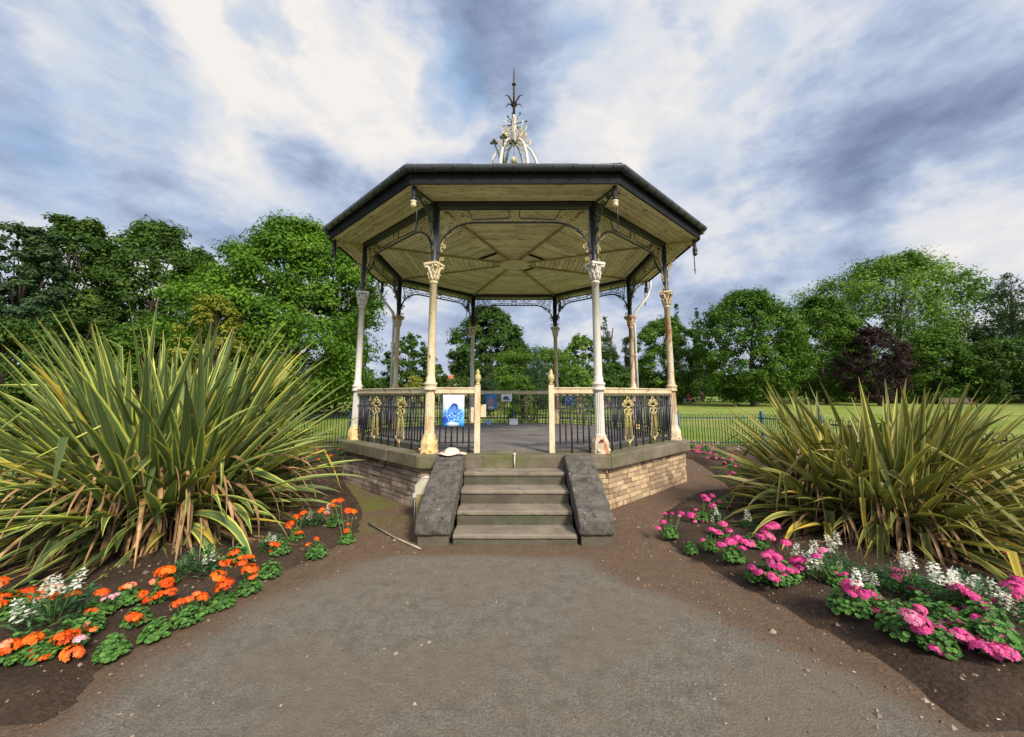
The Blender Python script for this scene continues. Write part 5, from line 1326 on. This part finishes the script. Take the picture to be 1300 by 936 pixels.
# behind the bandstand
T('dark tree between the left back columns and the sky', 520, 48, 424, 62, 'round', 'leaf_dark', 9000, .3, .12, 13, 60, .2)
T('small yellow green shrub below the dark tree left of the back columns', 527, 42, 477, 42, 'bush', 'leaf_yellow', 3000, .2, .02, 14, 40, .2, 'shrub', 'shrubs along the lawn edge', 'shrub')
T('mid green shrub beside the far red roofed house', 552, 52, 468, 42, 'bush', 'leaf_mid', 4000, .28, .02, 15, 40, .2, 'shrub', 'shrubs along the lawn edge', 'shrub')
T('tiny far tree left of the red roofed house', 553, 120, 463, 34, 'round', 'leaf_dark', 3000, .7, .1, 16, 40, .2)
T('tall round dark tree seen through the middle of the bandstand', 621, 44, 391, 100, 'round', 'leaf_dark', 42000, .27, .05, 17, 190, .07)
T('spreading cedar with flat layered branches behind the bandstand', 678, 36, 438, 150, 'cedar', 'leaf_mid', 20000, .22, .08, 18, 90, .15, 'cedar_tree')
T('columnar dull green cypress left of the clipped bush', 621, 29, 461, 28, 'column', 'leaf_pine', 6000, .16, .03, 19, 50, .08, 'cypress_tree')
T('wide dark weeping cypress behind the clipped round bush', 681, 29, 453, 44, 'column', 'leaf_pine', 8000, .17, .03, 20, 60, .1, 'cypress_tree')
T('clipped round green bush behind the centre of the bandstand', 664, 21, 477, 40, 'bush', 'leaf_mid', 9000, .09, .02, 21, 80, .04, 'clipped_bush', 'shrubs along the lawn edge', 'shrub')
T('light green tree behind the right front column', 738, 46, 425, 62, 'round', 'leaf_light', 10000, .28, .1, 22, 70, .2)
T('tall narrow dark cypress behind the right front column', 767, 44, 401, 24, 'column', 'leaf_dark', 6000, .24, .05, 23, 60, .12, 'cypress_tree')
T('dark cypress just right of the tall narrow one', 779, 45, 443, 30, 'cone', 'leaf_dark', 5000, .26, .05, 24, 50, .12, 'cypress_tree')
T('yellow flecked shrub behind the right half of the back railing', 735, 31, 466, 50, 'bush', 'leaf_light', 6000, .16, .02, 25, 50, .2, 'shrub', 'shrubs along the lawn edge', 'shrub')
T('dark conifer between the right back columns', 796, 50, 428, 38, 'cone', 'leaf_pine', 6000, .3, .05, 26, 60, .1, 'conifer_tree')
T('dark shrub below the conifer between the right back columns', 775, 40, 462, 70, 'bush', 'leaf_dark', 6000, .24, .02, 27, 50, .2, 'shrub', 'shrubs along the lawn edge', 'shrub')
T('low dark shrub at the left side of the middle view', 585, 40, 478, 50, 'bush', 'leaf_dark', 4000, .2, .02, 28, 40, .2, 'shrub', 'shrubs along the lawn edge', 'shrub')
# right side
T('slender dark poplar tip beside the right outer column', 858, 62, 384, 18, 'column', 'leaf_dark', 4500, .34, .05, 29, 50, .12, 'poplar_tree')
T('short dark poplar tip between the two leafy trees on the right', 884, 66, 391, 12, 'column', 'leaf_dark', 3500, .34, .05, 30, 40, .12, 'poplar_tree')
T('mid green tree just right of the bandstand', 842, 50, 404, 90, 'round', 'leaf_mid', 22000, .3, .06, 31, 90, .2)
T('bushy full green maple on the lawn right of the bandstand', 944, 43, 371, 134, 'round', 'leaf_mid', 45000, .27, .06, 32, 220, .13, 'maple_tree')
T('green tree between the maple and the purple tree', 1036, 48, 378, 100, 'round', 'leaf_mid', 28000, .29, .06, 33, 150, .16)
T('tallest light green tree on the right with open branches', 1128, 58, 329, 215, 'round', 'leaf_light', 62000, .34, .12, 34, 170, .22)
T('dark purple leaved tree in front of the tall light green one', 1104, 42, 416, 76, 'round', 'leaf_purple', 13000, .24, .08, 35, 90, .2, 'copper_beech_tree')
T('tall dark conifer near the right border', 1276, 48, 346, 118, 'cone', 'leaf_pine', 34000, .34, .06, 36, 230, .25, 'conifer_tree')
T('mid green bushy tree right of the purple tree', 1180, 47, 418, 100, 'bush', 'leaf_mid', 16000, .28, .04, 37, 90, .2)
T('dark bushy tree under the conifer at the right border', 1262, 44, 432, 120, 'bush', 'leaf_dark', 16000, .28, .04, 38, 90, .2)
T('tree just past the right border of the photo', 1345, 50, 390, 120, 'round', 'leaf_mid', 12000, .32, .06, 39, 80, .2)
sh = [(835,56,472,70),(890,58,470,70),(1000,57,468,80),(1065,56,470,80),(1135,50,462,80),(1205,52,468,80),(1285,52,464,90)]
shl = ['dark hedge shrub beside the outer right column', 'dark shrub under the left side of the maple', 'dark shrub under the right side of the maple', 'dark shrub left of the purple tree trunk', 'dark shrub at the foot of the purple tree', 'dark shrub behind the right hand bench', 'dark shrub at the right border behind the lawn']
for (x, Y, tp, w), lb in zip(sh, shl): T(lb, x, Y, tp, w*1.35, 'bush', 'leaf_dark', 7000, .3, .01, int(x)+1, 60, .15, 'shrub', 'shrubs along the lawn edge', 'shrub')
# a far wood line closing the horizon
def wood():
    r = np.random.default_rng(77); n = 90000; a = r.uniform(-.2*pi, 1.2*pi, n); R0 = r.uniform(120, 135, n); hh = 6.5+1.6*np.sin(a*9)+1.1*np.sin(a*23+1)+.7*np.sin(a*51)
    z = .6+hh*r.random(n)**.8; pos = np.stack([R0*np.cos(a), R0*np.sin(a), z], 1); d = r.normal(0,1,(n,3)); d /= np.linalg.norm(d,axis=1)[:,None]; e = np.cross(d, r.normal(0,1,(n,3))); e /= np.linalg.norm(e,axis=1)[:,None]
    V = np.stack([pos-d*.5, pos+e*.4, pos+d*.5, pos-e*.4], 1).reshape(-1,3)
    o = link('far_wood', make_mesh('far_wood', V, np.arange(n*4).reshape(-1,4), [M['leaf_dark']], col=np.repeat(r.random(n), 4))); tag(o, 'dark line of far woodland closing the view behind the park', 'woodland', kind='stuff')
wood()
# far house
p = atY(573, 490, 100); gz = float(ground_z(p[0], p[1])); hr = empty('house', (p[0], p[1], gz), .2); tag(hr, 'far red roofed house seen between trees left of the middle', 'house')
mb = MB(); mb.box(-1.7,1.7,-3,3,0,4.6); mb.build('wall', surf('house_brick', (.40,.27,.22), (.50,.40,.34), 2, .9, 0), hr)
mb = MB(); mb.prism([(-1.9,4.55),(1.9,4.55),(0,6.0)], 'y', -3.3, 3.3); mb.build('roof', surf('red_tiles', (.33,.10,.07), (.42,.16,.11), 3, .9, 0), hr)
for x in (-.8, .8):
    mb = MB(); mb.box(x-.35,x+.35,-3.05,-2.95,2.9,3.9); mb.build('window', surf('window_pale', (.5,.5,.52), (.6,.6,.62), 2, .3, 0), hr)

# ------------------------------------------------------------------ benches and people
def bench(label, px, py, Y, L, rz):
    p = atY(px, py, Y-DIST); gz = float(ground_z(p[0], p[1]))
    r = empty('park_bench', (p[0], p[1], gz), rz); tag(r, label, 'bench', 'park benches on the far lawn')
    mb = MB()
    for k in range(4): mb.box(-L/2, L/2, -.22+k*.12, -.13+k*.12, .43, .46)
    mb.build('seat', M['wood'], r)
    mb = MB()
    for k in range(3): mb.box(-L/2, L/2, .27+k*.02, .29+k*.02, .54+k*.13, .64+k*.13)
    mb.build('backrest', M['wood'], r)
    for x in (-L/2+.2, L/2-.2):
        mb = MB(); mb.box(x-.03,x+.03,-.22,-.16,0,.43); mb.box(x-.03,x+.03,.20,.26,0,.92); mb.box(x-.03,x+.03,-.24,.26,.40,.428); mb.box(x-.035,x+.035,-.24,.26,.62,.66); mb.build('leg', M['black'], r)
    return r
bench('dark wooden bench on the lawn at the right, in front of the shrubs', 1220, 519, 33, 2.5, -.05)
bench('dark wooden bench on the lawn at the left, seen past the striped flax leaves', 405, 517, 36, 2.0, .1)
bn = bench('wooden bench with two people on it, by the trees right of the outer column', 871, 508, 52, 1.7, .15)
def person(label, bench_obj, dx, top, legs, skin=(.45,.26,.18), hair=(.03,.02,.015), lean=0.0):
    base = Vector(bench_obj.location)+Matrix.Rotation(bench_obj.rotation_euler.z, 3, 'Z') @ Vector((dx, .05, 0))
    P_ = {'pel': (0,0,.53,.15), 'waist': (0,.03,.72,.14), 'chest': (lean*.5,.05,.95,.155), 'neck': (lean,.02,1.12,.055), 'head': (lean*1.2,-.02,1.27,.10), 'crown': (lean*1.25,-.01,1.36,.07),
          'sl': (-.19+lean*.6,.04,1.05,.06), 'el': (-.24+lean*.5,-.06,.80,.045), 'hl': (-.14,-.24,.66,.035), 'sr': (.19+lean*.6,.04,1.05,.06), 'er': (.24+lean*.5,-.06,.80,.045), 'hr': (.14,-.24,.66,.035),
          'tl': (-.10,-.05,.54,.09), 'kl': (-.12,-.42,.52,.06), 'al': (-.12,-.44,.10,.04), 'fl': (-.12,-.58,.05,.035), 'tr': (.10,-.05,.54,.09), 'kr': (.12,-.42,.52,.06), 'ar': (.12,-.46,.10,.04), 'fr': (.12,-.60,.05,.035)}
    E_ = [('pel','waist'),('waist','chest'),('chest','neck'),('neck','head'),('head','crown'),('chest','sl'),('sl','el'),('el','hl'),('chest','sr'),('sr','er'),('er','hr'),('pel','tl'),('tl','kl'),('kl','al'),('al','fl'),('pel','tr'),('tr','kr'),('kr','ar'),('ar','fr')]
    def skin_obj(name, keys, mat, grow=0.0, parent=None, root_key=None):
        bm = bmesh.new(); lay = bm.verts.layers.skin.verify(); vv = {}
        for k in keys:
            v = bm.verts.new(P_[k][:3]); v[lay].radius = (P_[k][3]+grow,)*2; v[lay].use_root = (k == (root_key or keys[0])); vv[k] = v
        for a, b in E_:
            if a in vv and b in vv: bm.edges.new((vv[a], vv[b]))
        me = bpy.data.meshes.new(name); bm.to_mesh(me); bm.free(); me.materials.append(mat)
        o = link(name, me, parent); o.modifiers.new('skin', 'SKIN').use_smooth_shade = True; o.modifiers.new('sub', 'SUBSURF').levels = 1; o.modifiers['sub'].render_levels = 2
        return o
    root = skin_obj('person', list(P_), surf('skin', skin, tuple(c*1.1 for c in skin), 5, .6, 0), 0, None, 'pel')
    root.location = base; root.rotation_euler = (0,0,bench_obj.rotation_euler.z); tag(root, label, 'person')
    skin_obj('top', ['chest','waist','pel','sl','el','sr','er'], surf('top_cloth', top, tuple(c*1.15 for c in top), 6, .9, 0), .018, root)
    skin_obj('trousers', ['pel','tl','kl','al','tr','kr','ar'], surf('leg_cloth', legs, tuple(c*1.1 for c in legs), 6, .9, 0), .014, root)
    mb = MB(); mb.ball((lean*1.22, .02, 1.31), .115, 8, 1.0); mb.build('hair', surf('hair', hair, tuple(c*1.5 for c in hair), 6, .6, 0), root)
person('seated person in a dark blue top and pale jeans on the far bench', bn, -.42, (.05,.09,.32), (.45,.58,.75))
person('seated person in a red top and pink trousers leaning back on the far bench', bn, .32, (.62,.03,.04), (.70,.25,.28), lean=.06)
